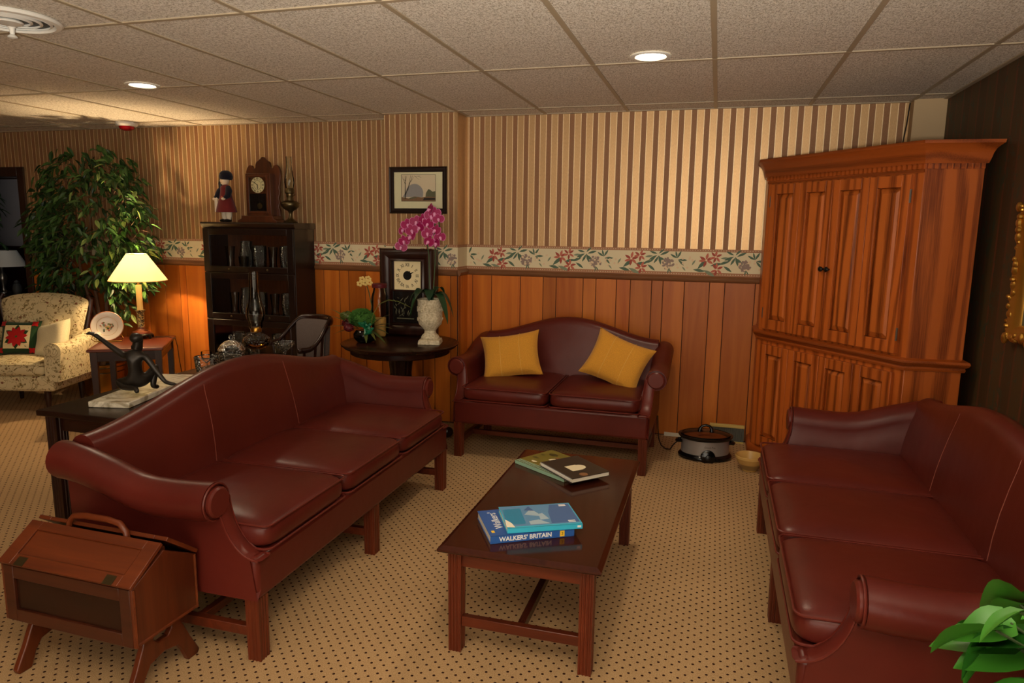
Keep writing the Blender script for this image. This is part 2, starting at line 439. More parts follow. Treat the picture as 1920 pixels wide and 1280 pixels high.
    def poly(s, pts): return s.add(pts, [tuple(range(len(pts)))])
    def mesh(s, name, mats, smooth=38, fix=True):
        me = bpy.data.meshes.new(name); me.from_pydata(s.v, [], s.f)
        for m in (mats if isinstance(mats, (list, tuple)) else [mats]): me.materials.append(MATS[m] if isinstance(m, str) else m)
        if len(me.materials) > 1:
            me.polygons.foreach_set('material_index', s.mi)
        if fix:
            bm = bmesh.new(); bm.from_mesh(me); bmesh.ops.recalc_face_normals(bm, faces=bm.faces); bm.to_mesh(me); bm.free()
        if smooth:
            me.polygons.foreach_set('use_smooth', [True] * len(me.polygons)); me.set_sharp_from_angle(angle=R(smooth))
        me.update()
        return me
    def build(s, name, mats, parent=None, bevel=0.0, smooth=38, loc=(0, 0, 0), rot=(0, 0, 0), sub=0, fix=True, seg=2):
        o = bpy.data.objects.new(name, s.mesh(name, mats, smooth, fix)); C.objects.link(o)
        o.location = loc; o.rotation_euler = rot
        if parent is not None: o.parent = parent
        if bevel:
            b_ = o.modifiers.new('bevel', 'BEVEL'); b_.width = bevel; b_.segments = seg; b_.limit_method = 'ANGLE'; b_.angle_limit = R(40); b_.harden_normals = False
        if sub:
            u = o.modifiers.new('sub', 'SUBSURF'); u.levels = sub; u.render_levels = sub
        return o
def tag(o, label, cat, group=None):
    o['label'] = label; o['category'] = cat
    if group: o['group'] = group
    return o
def thing(name, label, cat, loc=(0, 0, 0), rz=0.0, group=None):
    o = bpy.data.objects.new(name, None); C.objects.link(o); o.empty_display_size = 0.1
    o.location = loc; o.rotation_euler = (0, 0, rz)
    return tag(o, label, cat, group)
def struct(o): o['kind'] = 'structure'; return o
def text(name, body, size, mat, parent, loc, rot, extrude=0.0004, align='CENTER', sx=1.0, bold=0.0):
    cu = bpy.data.curves.new(name, 'FONT'); cu.body = body; cu.size = size; cu.extrude = extrude; cu.align_x = align; cu.align_y = 'CENTER'; cu.offset = bold
    o = bpy.data.objects.new('tmp', cu); C.objects.link(o)
    dg = bpy.context.evaluated_depsgraph_get(); me = bpy.data.meshes.new_from_object(o.evaluated_get(dg))
    bpy.data.objects.remove(o); bpy.data.curves.remove(cu)
    me.materials.clear(); me.materials.append(MATS[mat])
    n = bpy.data.objects.new(name, me); C.objects.link(n); n.parent = parent; n.location = loc; n.rotation_euler = rot; n.scale = (sx, 1, 1)
    return n
def light(name, kind, energy, col, parent, loc, rot=(0, 0, 0), **kw):
    d = bpy.data.lights.new(name, kind); d.energy = energy; d.color = col
    for k, v in kw.items(): setattr(d, k, v)
    o = bpy.data.objects.new(name, d); C.objects.link(o); o.location = loc; o.rotation_euler = rot
    if parent is not None: o.parent = parent
    return o
def lerp(a, b_, t): return a + (b_ - a) * t
def sst(a, b_, x):
    t = min(1, max(0, (x - a) / (b_ - a))); return t * t * (3 - 2 * t)
def arc(cx, cy, r, a0, a1, n): return [(cx + r * math.cos(R(lerp(a0, a1, i / n))), cy + r * math.sin(R(lerp(a0, a1, i / n)))) for i in range(n + 1)]

# ---------------------------------------------------------------- the room
CEIL = 2.385
YB, YCOL, XR = 5.283, 5.075, 1.345
XC0, XC1 = -2.515, -1.91          # pier between the two lengths of back wall
ZR, ZB = 1.205, 1.412             # chair rail top, border top
struct(MB().box(-9.4, XR + 0.1, -2.6, 6.75, -0.1, 0.0).build('floor', 'carpet', smooth=0))
ceil = struct(MB().box(-9.4, XR + 0.1, -2.6, 6.75, CEIL + 0.012, CEIL + 0.1).build('ceiling', 'ceiling_tile', smooth=0))
GX = [-3.1157 + 0.61 * i for i in range(-7, 8)]
GY = [1.366, 2.584, 3.801, 5.018]
tile_meshes = {}
def tile(x0, x1, y0, y1):
    w_, d = round(x1 - x0 - 0.016, 4), round(y1 - y0 - 0.016, 4)
    if (w_, d) not in tile_meshes:
        tile_meshes[(w_, d)] = MB().box(-w_ / 2, w_ / 2, -d / 2, d / 2, 0.0, 0.008).mesh('ceiling_tile', 'ceiling_tile', 0)
    o = bpy.data.objects.new('ceiling_tile', tile_meshes[(w_, d)]); C.objects.link(o); o.parent = ceil
    o.location = ((x0 + x1) / 2, (y0 + y1) / 2, CEIL + 0.004 + random.uniform(0, 0.0012))
xs = GX + [XR]
ys = [0.149] + GY + [YB]
for i in range(len(xs) - 1):
    for j in range(len(ys) - 1):
        tile(xs[i], xs[i + 1], ys[j], ys[j + 1])
for x in GX:
    MB().box(x - 0.012, x + 0.012, 0.149, YB, CEIL, CEIL + 0.012).build('ceiling_rail', 'grid_white', ceil, smooth=0)
for j, y in enumerate(GY):
    MB().box(GX[0], XR, y - 0.012, y + 0.012, CEIL - 0.0006, CEIL + 0.012).build('ceiling_rail', 'grid_white', ceil, smooth=0)
MB().box(GX[0], XR, YB - 0.024, YB, CEIL - 0.001, CEIL + 0.011).build('ceiling_rail', 'grid_white', ceil, smooth=0)
MB().box(XR - 0.024, XR, 0.149, YB, CEIL - 0.001, CEIL + 0.011).build('ceiling_rail', 'grid_white', ceil, smooth=0)

def border_print(x0, x1, seedx):
    """leaves, lilies and berries printed on the border, laid flat on the paper in x-z"""
    mb = MB(); rnd = random.Random(seedx)
    lay = [0.0]
    def put(pts, m):
        if all(x0 + 0.002 < p[0] < x1 - 0.002 for p in pts):
            lay[0] += 0.000004; mb.mat(m).poly([(p[0], -lay[0], p[1]) for p in pts])
    def leaf(x, z, ang, L, W, m):
        c, s = math.cos(R(ang)), math.sin(R(ang)); pts = []
        for t, k in ((0, 0), (0.3, 0.8), (0.55, 1), (0.8, 0.6), (1, 0), (0.8, -0.5), (0.55, -0.8), (0.3, -0.6)):
            u, v = t * L, k * W / 2; pts.append((x + u * c - v * s, z + u * s + v * c))
        put(pts, m)
    def blob(x, z, r, m):
        k0 = rnd.uniform(0, 1); put([(x + r * math.cos(k0 + k * PI / 3), z + r * math.sin(k0 + k * PI / 3)) for k in range(6)], m)
    P = 0.539; k0 = math.floor((x0 + 1.689) / P) - 1
    zc = (ZR + ZB) / 2 + 0.004
    k = k0
    while -1.689 + k * P < x1 + 0.4:
        x = -1.689 + k * P
        for dx, dz, a, L, m in ((-0.06, -0.045, 40, .085, 0), (-.09, -.05, -10, .07, 0), (-.02, -.05, -25, .08, 1), (.03, -.02, 10, .07, 0), (.09, -.01, 20, .06, 0),
                                (.12, -.02, -35, .06, 0), (.14, .0, 50, .045, 0), (.1, .035, 5, .05, 1), (-.1, -.02, 60, .04, 1)):
            leaf(x + dx, zc + dz, a + rnd.uniform(-6, 6), L * 1.2, L * .36, m)
        for dx, dz, s, mm in ((0, .02, 1.0, 2), (.065, .045, .85, 2), (.075, -.045, .9, 2)):
            for q in range(6): leaf(x + dx, zc + dz, q * 60 + rnd.uniform(-15, 15) + 20, (.054 * s), .022 * s, 2 if q % 2 else 3)
            blob(x + dx, zc + dz, .008, 5)
        for dx, dz, a, L in ((.19, .06, 160, .05), (.19, .05, 205, .06), (.2, .045, 240, .055), (.21, .05, 20, .06), (.2, .06, 45, .045), (.2, .04, -40, .06), (.2, .05, -75, .06),
                             (.335, .03, 150, .05), (.335, .03, 110, .045), (.335, .03, 60, .05), (.34, .02, 0, .055), (.34, .02, -45, .05)):
            leaf(x + dx, zc + dz, a + rnd.uniform(-6, 6), L * 1.2, L * .34, 0)
        for q in range(64):
            a, r = rnd.uniform(0, 6.28), .042 * math.sqrt(rnd.random()); blob(x + .27 + r * math.cos(a), zc - .012 + r * math.sin(a), .0085, 4 if rnd.random() < .75 else 5)
        for q in range(9): blob(x + rnd.uniform(.33, .45), zc + rnd.uniform(-.05, .05), .009, 5)
        for a in (-60, -100): leaf(x + .275, zc - .045, a, .04, .01, 0)
        leaf(x + .37, zc - .03, -50, .04, .012, 1)
        k += 1
    return mb
PRINT = ['print_green', 'print_sage', 'print_coral', 'print_red', 'print_mauve', 'print_pale']
def wall_dress(wall, x0, x1, edges, loc, rot=0.0, seed=1):
    """planks, chair rail, paper border. built facing -y, x along the wall; loc is where x=0 stands"""
    L = dict(loc=loc, rot=(0, 0, rot))
    for a, b_ in zip(edges[:-1], edges[1:]):
        g = 0.0025
        MB().box(a + g, b_ - g, -0.009, 0.0, 0.012, ZR - 0.03).build('plank', 'plank', wall, bevel=0.002, **L)
    MB().box(x0, x1, -0.0035, 0.0, 0.004, ZR - 0.02).build('plank_backing', 'groove', wall, smooth=0, **L)
    MB().prism([(0, ZR - .034), (-.014, ZR - .03), (-.024, ZR - .018), (-.026, ZR - .004), (-.018, ZR + .004), (-.012, ZR + .012), (0, ZR + .014)], x0, x1, 'x').build('chair_rail', 'rail_wood', wall, **L)
    MB().box(x0, x1, -0.0012, 0, ZR + .012, ZB).build('paper_border', 'border_cream', wall, smooth=0, **L)
    for z0, z1 in ((ZR + .012, ZR + .038), (ZB - .020, ZB)):
        MB().box(x0, x1, -0.0017, 0, z0, z1).build('border_band', 'border_band', wall, smooth=0, **L)
        b2 = MB(); n = int((x1 - x0) / .018); zc = (z0 + z1) / 2
        for i in range(n):
            xx = x0 + (i + .5) * (x1 - x0) / n; b2.poly([(xx - .006, -.0021, zc - .003), (xx, -.0021, zc + .004), (xx + .006, -.0021, zc - .003), (xx, -.0021, zc - .001)])
        if n > 1:
            o = b2.build('border_scallops', 'border_cream', wall, smooth=0, fix=False, **L); o['kind'] = 'stuff'
    if x1 - x0 > 0.3:
        bp = border_print(x0, x1, seed)
        o = bp.build('border_print', PRINT, wall, smooth=0, fix=False, loc=(loc[0], loc[1] - 0.0016, loc[2]), rot=(0, 0, rot))
def fill(a, b_, rnd, lo=0.09, hi=0.24):
    e = [a]
    while e[-1] < b_ - hi: e.append(e[-1] + rnd.uniform(lo, hi))
    if b_ - e[-1] < 0.05: e[-1] = b_
    else: e.append(b_)
    return e
rn = random.Random(3)
wb = struct(MB().box(XC1 - 0.1, XR + 0.2, YB, YB + 0.1, 0, CEIL + 0.02).build('wall_back', 'wallpaper_x', smooth=0))
wall_dress(wb, XC1, 1.155, [XC1, -1.859, -1.699, -1.463, -1.28, -1.177, -0.967, -0.868, -0.713, -0.609, -0.452, -0.37, -0.216, -0.039, 0.067, 0.275] + fill(0.326, 1.155, rn), (0, YB, 0), 0, 1)
wl = struct(MB().box(-6.40, XC0 + 0.1, YB, YB + 0.1, 0, CEIL + 0.02).build('wall_back_left', 'wallpaper_x', smooth=0))
wall_dress(wl, -6.40, XC0, fill(-6.40, -5.036, rn) + [-4.84, -4.678, -4.607, -4.398, -4.25, -4.02, -3.8, -3.55, -3.331, -3.197, -3.048, -2.962, -2.807, -2.66, XC0], (0, YB, 0), 0, 2)
wc = struct(MB().box(XC0, XC1, YCOL, YB + 0.05, 0, CEIL + 0.02).build('wall_pier', 'wallpaper_x', smooth=0))
wall_dress(wc, XC0, XC1, [XC0, -2.39, -2.2, -2.1, -1.965, XC1], (0, YCOL, 0), 0, 3)
wall_dress(wc, 0, YB - YCOL, [0, 0.05, YB - YCOL], (XC1, YCOL, 0), PI / 2, 4)
wk = struct(MB().box(1.155, XR + 0.05, 5.19, YB + 0.05, 0, CEIL + 0.02).build('wall_corner_pier', 'wallpaper_plain', smooth=0))
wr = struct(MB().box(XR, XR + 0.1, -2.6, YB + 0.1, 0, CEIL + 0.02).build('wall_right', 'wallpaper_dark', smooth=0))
# left: wall with a doorway into a dark further room
wd = struct(MB().box(-9.4, -7.42, YB, YB + 0.1, 0, CEIL + 0.02).box(-7.42, -6.40, YB, YB + 0.1, 2.0, CEIL + 0.02).build('wall_left_back', 'wallpaper_x', smooth=0))
d1 = struct(MB().box(-6.48, -6.40, YB - 0.02, YB + 0.12, 0, 2.06).box(-7.42, -7.34, YB - 0.02, YB + 0.12, 0, 2.06).box(-7.34, -6.48, YB - 0.02, YB + 0.12, 1.97, 2.06).build('door_1', 'dark_wood', bevel=0.004))
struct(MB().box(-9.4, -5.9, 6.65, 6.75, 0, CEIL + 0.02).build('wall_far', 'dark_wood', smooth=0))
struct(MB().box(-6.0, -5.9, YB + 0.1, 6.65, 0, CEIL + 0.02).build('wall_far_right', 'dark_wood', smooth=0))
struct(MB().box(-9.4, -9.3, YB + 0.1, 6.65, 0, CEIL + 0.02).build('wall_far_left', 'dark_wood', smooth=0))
struct(MB().box(-9.4, -9.3, -2.6, YB, 0, CEIL + 0.02).build('wall_left', 'wallpaper_y', smooth=0))
struct(MB().box(-9.4, -2.4, -2.7, -2.6, 0, CEIL + 0.02).build('wall_light_block', 'wallpaper_x', smooth=0))  # unseen wall added to block light from the left of the room
# ---------------------------------------------------------------- sofas
def fluted(x, y, w_, z0, z1, dx=0.0, dy=0.0, g=0.003):
    """square leg with three flutes on every side; dx,dy shift the foot"""
    h = w_ / 2; side = []
    for t in (0.0, 0.16, 0.20, 0.32, 0.36, 0.44, 0.48, 0.56, 0.60, 0.68, 0.72, 0.84):
        side.append(t)
    deep = {0.20, 0.32, 0.44, 0.48 + 1, 0.56, 0.68}
    fr = [(0, 0), (.14, 0), (.18, g), (.30, g), (.34, 0), (.40, 0), (.44, g), (.56, g), (.60, 0), (.66, 0), (.70, g), (.82, g), (.86, 0)]
    pts = []
    for q in range(4):
        for t, d in fr:
            u, v = -h + t * w_, -h + d
            c, s = [(1, 0), (0, 1), (-1, 0), (0, -1)][q]
            pts.append((u * c - v * s, u * s + v * c))
    n = len(pts); mb = MB()
    vs = [(x + dx + p[0] * .94, y + dy + p[1] * .94, z0) for p in pts] + [(x + p[0], y + p[1], z1) for p in pts]
    mb.add(vs, [tuple(range(n - 1, -1, -1)), tuple(range(n, 2 * n))] + [(i, (i + 1) % n, n + (i + 1) % n, n + i) for i in range(n)])
    return mb
def spow(v, e): return math.copysign(abs(v) ** e, v)
def cushion_mb(x0, x1, y0, y1, z0, z1, e=0.2, crown=0.014, nu=48, nv=20):
    cx, cy, cz = (x0 + x1) / 2, (y0 + y1) / 2, (z0 + z1) / 2; a, b_, c = (x1 - x0) / 2, (y1 - y0) / 2, (z1 - z0) / 2
    mb = MB()
    def fn(i, j):
        th = 2 * PI * i; ph = -PI / 2 + PI * j
        X, Y, Z = spow(math.cos(ph), 0.32) * spow(math.cos(th), e), spow(math.cos(ph), 0.32) * spow(math.sin(th), e), spow(math.sin(ph), 0.55)
        return (cx + a * X, cy + b_ * Y, cz + c * Z + (crown * (1 - X * X) * (1 - Y * Y) if Z > 0 else 0))
    return mb.grid(fn, nu, nv, cu=True)
def rrect(x0, x1, y0, y1, r, z, n=5):
    p = []
    for cx, cy, a in ((x1 - r, y0 + r, -90), (x1 - r, y1 - r, 0), (x0 + r, y1 - r, 90), (x0 + r, y0 + r, 180)):
        p += [(q[0], q[1], z) for q in arc(cx, cy, r, a, a + 90, n)]
    return p
def sofa(name, label, hw, ncush, seams, loc, rz, midleg):
    t = thing(name, label, 'sofa', loc, rz)
    MB().box(-hw, hw, 0.0, 0.755, 0.235, 0.395).build('base_frame', 'leather', t, bevel=0.018, seg=3)
    # seat cushions
    c0, c1 = -hw + 0.05, hw - 0.05; W = (c1 - c0) / ncush
    for i in range(ncush):
        a, b_ = c0 + i * W + 0.002, c0 + (i + 1) * W - 0.002
        cu = cushion_mb(a, b_, -0.012, 0.655, 0.386, 0.505).build('seat_cushion', 'leather', t)
        MB().tube(rrect(a + 0.006, b_ - 0.006, -0.009, 0.645, 0.03, 0.488), 0.0042, 6, True).build('piping', 'leather_trim', cu)
        MB().tube(rrect(a + 0.006, b_ - 0.006, -0.009, 0.645, 0.03, 0.402), 0.0042, 6, True).build('piping', 'leather_trim', cu)
    # camel back
    def zt(x):
        u = min(1.0, abs(x) / (hw * 0.98)); return 0.768 + 0.135 * (0.5 + 0.5 * math.cos(PI * u)) ** 0.9
    xb = hw - 0.012
    def sect(x):
        z = zt(x); p = [(0.600, 0.37)]
        for k in (0.2, 0.4, 0.6, 0.8, 1.0): p.append((lerp(0.615, 0.685, k) - 0.012 * math.sin(PI * k), lerp(0.42, z - 0.055, k)))
        p += [(0.740 + 0.055 * math.cos(R(a)), z - 0.055 + 0.055 * math.sin(R(a))) for a in (155, 130, 105, 80, 55, 30, 5)]
        p += [(0.790, z - 0.12), (0.780, 0.5), (0.775, 0.24)]
        return p
    NX = 40; S = [sect(lerp(-xb, xb, i / NX)) for i in range(NX + 1)]; m = len(S[0]); mb = MB(); vs = []; fs = []
    for i in range(NX + 1):
        x = lerp(-xb, xb, i / NX)
        vs += [(x, p[0], p[1]) for p in S[i]]
    for i in range(NX):
        for k in range(m): fs.append((i * m + k, i * m + (k + 1) % m, (i + 1) * m + (k + 1) % m, (i + 1) * m + k))
    fs += [tuple(range(m)), tuple(NX * m + k for k in range(m - 1, -1, -1))]
    bk = mb.add(vs, fs).build('backrest', 'leather', t, bevel=0.0)
    for sx in seams:
        q = sect(sx * hw * 0.36); pts = []
        for k, p in enumerate(q[1:-2]):
            bend = sx * hw * (0.36 - 0.03 * math.sin(PI * k / 12)); pts.append((bend, p[0] - 0.0003, p[1] + (0.0003 if k > 6 else 0)))
        MB().tube(pts, 0.0022, 5).build('seam', 'seam', bk)
    # arms
    for s in (-1, 1):
        pr = [(-0.075, 0.37), (-0.075, 0.389), (-0.074, 0.40), (-0.072, 0.43), (-0.064, 0.49), (-0.052, 0.54), (-0.042, 0.575)]
        cxr, czr, rr = 0.026, 0.598, 0.068
        pr += [(cxr + rr * math.cos(R(a)), czr + rr * math.sin(R(a))) for a in range(185, -106, -18)]
        pr += [(0.010, 0.515), (0.007, 0.45), (0.006, 0.405), (0.006, 0.389), (0.006, 0.238)]
        yf = lambda z: 0.0 if z <= 0.386 else (0.14 if z >= 0.60 else 0.14 * math.sqrt(max(0.0, 1 - ((0.60 - z) / 0.2141) ** 2)))
        NT = 16; vs = []; fs = []; m = len(pr)
        for i in range(NT + 1):
            tt = i / NT
            for (px, pz) in pr:
                up = min(1, max(0, (pz - 0.42) / 0.12))
                z = pz + up * (0.085 * sst(0.35, 1.0, tt) - 0.010 * math.sin(PI * min(1, tt * 1.6)))
                rnd_ = 0.014 * max(0, 1 - tt * 14) ** 2        # soften the front edge
                xx = lerp(px, 0.0, rnd_ * 2.0)
                vs.append((s * (hw + xx), lerp(yf(pz), 0.80, tt), z))
        for i in range(NT):
            for k in range(m): fs.append((i * m + k, i * m + (k + 1) % m, (i + 1) * m + (k + 1) % m, (i + 1) * m + k))
        fs.append(tuple(NT * m + k for k in range(m)))
        for k in range(m - 1): pass
        # front facing, a strip between inner and outer edge
        o0 = len(vs); vs.append((s * (hw + cxr), 0.128, czr)); vs.append((s * (hw - 0.036), 0.07, 0.42)); vs.append((s * (hw - 0.03), 0.125, 0.50))
        for k in range(m):
            k2 = (k + 1) % m; z = (pr[k][1] + pr[k2][1]) / 2 if k < m - 1 else 0.3
            cidx = o0 if z > 0.53 else (o0 + 2 if z > 0.46 else o0 + 1); fs.append((k, k2, cidx))
        fs += [(o0, o0 + 2, 6), (o0 + 2, o0 + 1, 4), (o0, m - 5, o0 + 2), (o0 + 2, m - 4, o0 + 1)]
        arm = MB().add(vs, fs).build('arm', 'leather', t)
        # scroll disc and the swept facing strip with its welts
        MB().tube([(s * (hw + cxr), 0.138, czr), (s * (hw + cxr), 0.122, czr), (s * (hw + cxr), 0.116, czr)], [0.054, 0.054, 0.047], 24).build('scroll', 'leather_trim', arm)
        cl = []
        for k in range(15):
            q = k / 14; z = 0.60 - 0.214 * math.cos(q * PI / 2); xm = lerp(-0.032, -0.012, q)
            cl.append((xm, yf(z) - 0.006, z))
        def strip(w0, w1, dy):
            vs = []; fs = []
            for (xm, y, z), q in zip(cl, [k / 14 for k in range(15)]):
                hwid = lerp(w0, w1, q)
                for sx, yy in ((-hwid, y + 0.012), (-hwid, y - dy * .4), (-hwid * .6, y - dy), (hwid * .6, y - dy), (hwid, y - dy * .4), (hwid, y + 0.012)): vs.append((s * (hw + xm + sx), yy, z))
            for i in range(14):
                for k in range(5): fs.append((i * 6 + k, i * 6 + k + 1, i * 6 + 6 + k + 1, i * 6 + 6 + k))
            fs += [tuple(range(6)), tuple(14 * 6 + k for k in range(6))]
            return MB().add(vs, fs)
        strip(0.030, 0.026, 0.007).build('arm_facing', 'leather_trim', arm)
        for off in (-1, 1):
            MB().tube([(s * (hw + xm + off * lerp(0.034, 0.030, k / 14)), y - 0.001, z) for k, (xm, y, z) in enumerate(cl)], 0.0042, 6).build('welt', 'leather_trim', arm)
        MB().tube([(s * (hw + cxr + 0.064 * math.cos(R(a))), 0.133, czr + 0.064 * math.sin(R(a))) for a in range(215, -91, -15)], 0.0042, 6).build('welt', 'leather_trim', arm)
    # legs and stretchers
    lx = [-hw + 0.03, hw - 0.03] + ([0.0] if midleg else [])
    for x in lx:
        fluted(x, 0.031, 0.056, 0.0, 0.24).build('leg', 'mahogany', t)
        fluted(x, 0.63, 0.050, 0.0, 0.24, 0, 0.03).build('leg', 'mahogany', t)
        MB().box(x - 0.014, x + 0.014, 0.055, 0.615, 0.085, 0.122).build('stretcher', 'mahogany_x', t, bevel=0.002)
    MB().box(-hw + 0.04, hw - 0.04, 0.27, 0.298, 0.087, 0.120).build('stretcher', 'mahogany_x', t, bevel=0.002)
    return t
sofa('sofa', 'long burgundy leather camelback sofa with its back to the console table', 0.9, 3, (-1, 1), (-1.475, 2.845, 0), PI / 2, True)
sofa('loveseat', 'burgundy leather camelback loveseat against the panelled wall', 0.65, 2, (), (-1.003, 4.312, 0), 0, False)
sofa('sofa', 'long burgundy leather camelback sofa in front of the oak cabinet', 0.9, 3, (-1, 1), (0.275, 2.80, 0), -PI / 2, True)

# ---------------------------------------------------------------- cushions
def pillow_mb(w_, h, d, n=22, sag=0.115):
    def f(sg):
        def fn(i, j):
            u, v = 2 * i - 1, 2 * j - 1
            x = u * w_ / 2 * (1 - sag * (1 - v * v) * abs(u)); z = v * h / 2 * (1 - sag * (1 - u * u) * abs(v))
            th = d / 2 * max(0, (1 - u ** 4)) ** 0.55 * max(0, (1 - v ** 4)) ** 0.55
            th *= 1 + 0.06 * math.sin(5 * u + 2) * math.cos(4 * v)
            return (x, sg * th, z + h / 2)
        return fn
    mb = MB(); mb.grid(f(-1), n, n); mb.grid(f(1), n, n)
    return mb
def pillow(name, label, mat, w_, h, d, loc, rot, sub=None):
    t = thing(name, label, 'cushion', loc); t.rotation_euler = rot
    o = pillow_mb(w_, h, d).build('cover', mat, t)
    for x in (-w_ / 6, w_ / 6):
        if sub: MB().tube([(x * (1 - 0.05 * math.sin(PI * k / 14)), -d / 2 * max(0, 1 - (2 * k / 14 - 1) ** 4) ** 0.55 * max(0, 1 - (2 * x / w_) ** 4) ** .55 - 0.001, h * (0.04 + 0.92 * k / 14)) for k in range(15)], 0.0018, 5).build('seam', sub, t)
    return t
plain('mustard_seam', (214, 168, 84), 0.8)
p = pillow('throw_pillow', 'mustard yellow cushion leaning upright by the loveseat arm next to the round table', 'mustard', 0.43, 0.34, 0.13, (-1.325, 4.62, 0.505), (R(-29), R(-9), R(10)), 'mustard_seam')
p = pillow('throw_pillow', 'mustard yellow cushion propped on its corner at the loveseat end near the slow cooker', 'mustard', 0.42, 0.35, 0.13, (-0.672, 4.615, 0.515), (R(-28), R(19), R(-8)), 'mustard_seam')

# ---------------------------------------------------------------- coffee table and books
t = thing('coffee_table', 'low mahogany coffee table with fluted legs between the sofas', 'table', (-0.604, 2.777, 0))
TZ = 0.42
top = MB()
hx, hy = 0.296, 0.598
rings = [(hx - .012, hy - .012, TZ - .026), (hx - .004, hy - .004, TZ - .022), (hx, hy, TZ - .016), (hx - .001, hy - .001, TZ - .010), (hx - .010, hy - .010, TZ - .005), (hx - .018, hy - .018, TZ)]
vs = []; fs = []
for a, b_, z in rings: vs += [(-a, -b_, z), (a, -b_, z), (a, b_, z), (-a, b_, z)]
for i in range(len(rings) - 1):
    for k in range(4): fs.append((i * 4 + k, i * 4 + (k + 1) % 4, i * 4 + 4 + (k + 1) % 4, i * 4 + 4 + k))
fs += [(0, 1, 2, 3), tuple(len(vs) - 4 + k for k in range(4))]
top.add(vs, fs).build('tabletop', 'mahogany_top', t, smooth=15)
for sx in (-1, 1):
    for sy in (-1, 1):
        fluted(sx * 0.241, sy * 0.537, 0.05, 0.0, TZ - 0.026).build('leg', 'mahogany', t)
    MB().box(sx * 0.241 - 0.012, sx * 0.241 + 0.012, -0.515, 0.515, TZ - 0.088, TZ - 0.026).build('apron', 'mahogany_top', t, bevel=0.002)
for sy in (-1, 1):
    MB().box(-0.22, 0.22, sy * 0.537 - 0.012, sy * 0.537 + 0.012, TZ - 0.088, TZ - 0.026).build('apron', 'mahogany_x', t, bevel=0.002)
    MB().box(-0.22, 0.22, sy * 0.537 - 0.013, sy * 0.537 + 0.013, 0.10, 0.138).build('stretcher', 'mahogany_x', t, bevel=0.002)
MB().box(-0.013, 0.013, -0.525, 0.525, 0.102, 0.136).build('stretcher', 'mahogany_top', t, bevel=0.002)

def book(name, label, L, D, T, cover, loc, rz, group=None):
    """spine along x at y=0, pages towards +y"""
    b = thing(name, label, 'book', loc, R(rz), group)
    MB().box(0, L, 0, D, T - 0.002, T).box(0, L, 0, D, 0, 0.002).box(0, L, 0, 0.002, 0, T).build('cover', cover, b, bevel=0.0006)
    MB().box(0.003, L - 0.003, 0.002, D - 0.003, 0.002, T - 0.002).build('pages', 'paper', b, smooth=0)
    return b
b = book('book', 'thick blue paperback with white spine lettering under the thin light blue one', 0.318, 0.235, 0.030, 'book_blue', (-0.722, 2.252, TZ + .0005), 30.5)
text('spine_lettering', "WALKERS' BRITAIN", 0.0235, 'print_white', b, (0.132, -0.0004, 0.0148), (PI / 2, 0, 0), 0.0003, sx=0.98, bold=0.0006)
MB().box(0.262, 0.280, -0.0005, 0, 0.004, 0.026).build('spine_label', 'print_yellow', b, smooth=0)
text('spine_number', "3", 0.016, 'ink', b, (0.271, -0.0009, 0.015), (PI / 2, 0, 0), 0.0002)
text('cover_lettering', "Walkers'", 0.042, 'print_white', b, (0.05, 0.135, 0.0302), (0, 0, PI / 2), 0.0003)
MB().box(0.012, 0.024, 0.028, 0.046, 0.030, 0.0304).build('cover_label', 'print_yellow', b, smooth=0)
b = book('book', 'thin light blue paperback with seascape cover lying on top of the coffee table stack', 0.282, 0.200, 0.020, 'book_cyan', (-0.670, 2.292, TZ + .031), 27.0)
A = MB()
A.mat(0).box(0.004, 0.278, 0.012, 0.196, 0.0200, 0.0203)
A.mat(1).poly([(0.006, 0.03, .0206), (0.075, 0.03, .0206), (0.08, 0.17, .0206), (0.01, 0.17, .0206)])
A.mat(2).poly([(0.17, 0.02, .0206), (0.276, 0.02, .0206), (0.276, 0.19, .0206), (0.2, 0.19, .0206), (0.18, 0.12, .0206)])
A.mat(3).poly([(0.085, 0.11, .0208), (0.15, 0.085, .0208), (0.12, 0.165, .0208)])
A.mat(3).poly([(0.135, 0.055, .0210), (0.17, 0.06, .0210), (0.155, 0.115, .0210), (0.140, 0.11, .0210)])
A.mat(2).poly([(0.09, 0.15, .0211), (0.13, 0.14, .0211), (0.115, 0.185, .0211)])
A.mat(3).poly([(0.09, 0.02, .0206), (0.165, 0.02, .0206), (0.13, 0.06, .0206), (0.09, 0.05, .0206)])
A.mat(4).box(0.235, 0.262, 0.17, 0.176, .0206, .0211).mat(4).box(0.235, 0.262, 0.18, 0.186, .0206, .0211).mat(4).box(0.235, 0.262, 0.03, 0.036, .0206, .0211).mat(4).box(0.235, 0.262, 0.02, 0.025, .0206, .0211)
A.build('cover_picture', ['book_art', 'book_teal', 'book_art_dark', 'book_art_light', 'print_white'], b, smooth=0)
MB().box(0.262, 0.276, -0.0004, 0, 0.006, 0.014).build('spine_label', 'print_white', b, smooth=0)
MB().add([(-.001, .012, .0206), (.03, .004, .0206), (.012, .065, .0212), (.0, .055, .031), (.02, .03, .027)], [(0, 1, 4), (1, 2, 4), (2, 3, 4), (3, 0, 4)]).build('curled_corner', 'paper', b, smooth=0)
b = book('book', 'green photo-cover softback under the black spiral notebook on the coffee table', 0.335, 0.245, 0.018, 'book_green', (-0.880, 3.128, TZ + .0005), -33)
A = MB(); rr_ = random.Random(5)
for k in range(16):
    x, y, s_ = rr_.uniform(.02, .30), rr_.uniform(.05, .22), rr_.uniform(.015, .04)
    A.mat(k % 3).poly([(x + s_ * math.cos(q) * rr_.uniform(.5, 1), y + s_ * .6 * math.sin(q) * rr_.uniform(.5, 1), .0182 + k * .00003) for q in (0, 1, 2, 3, 4, 5)])
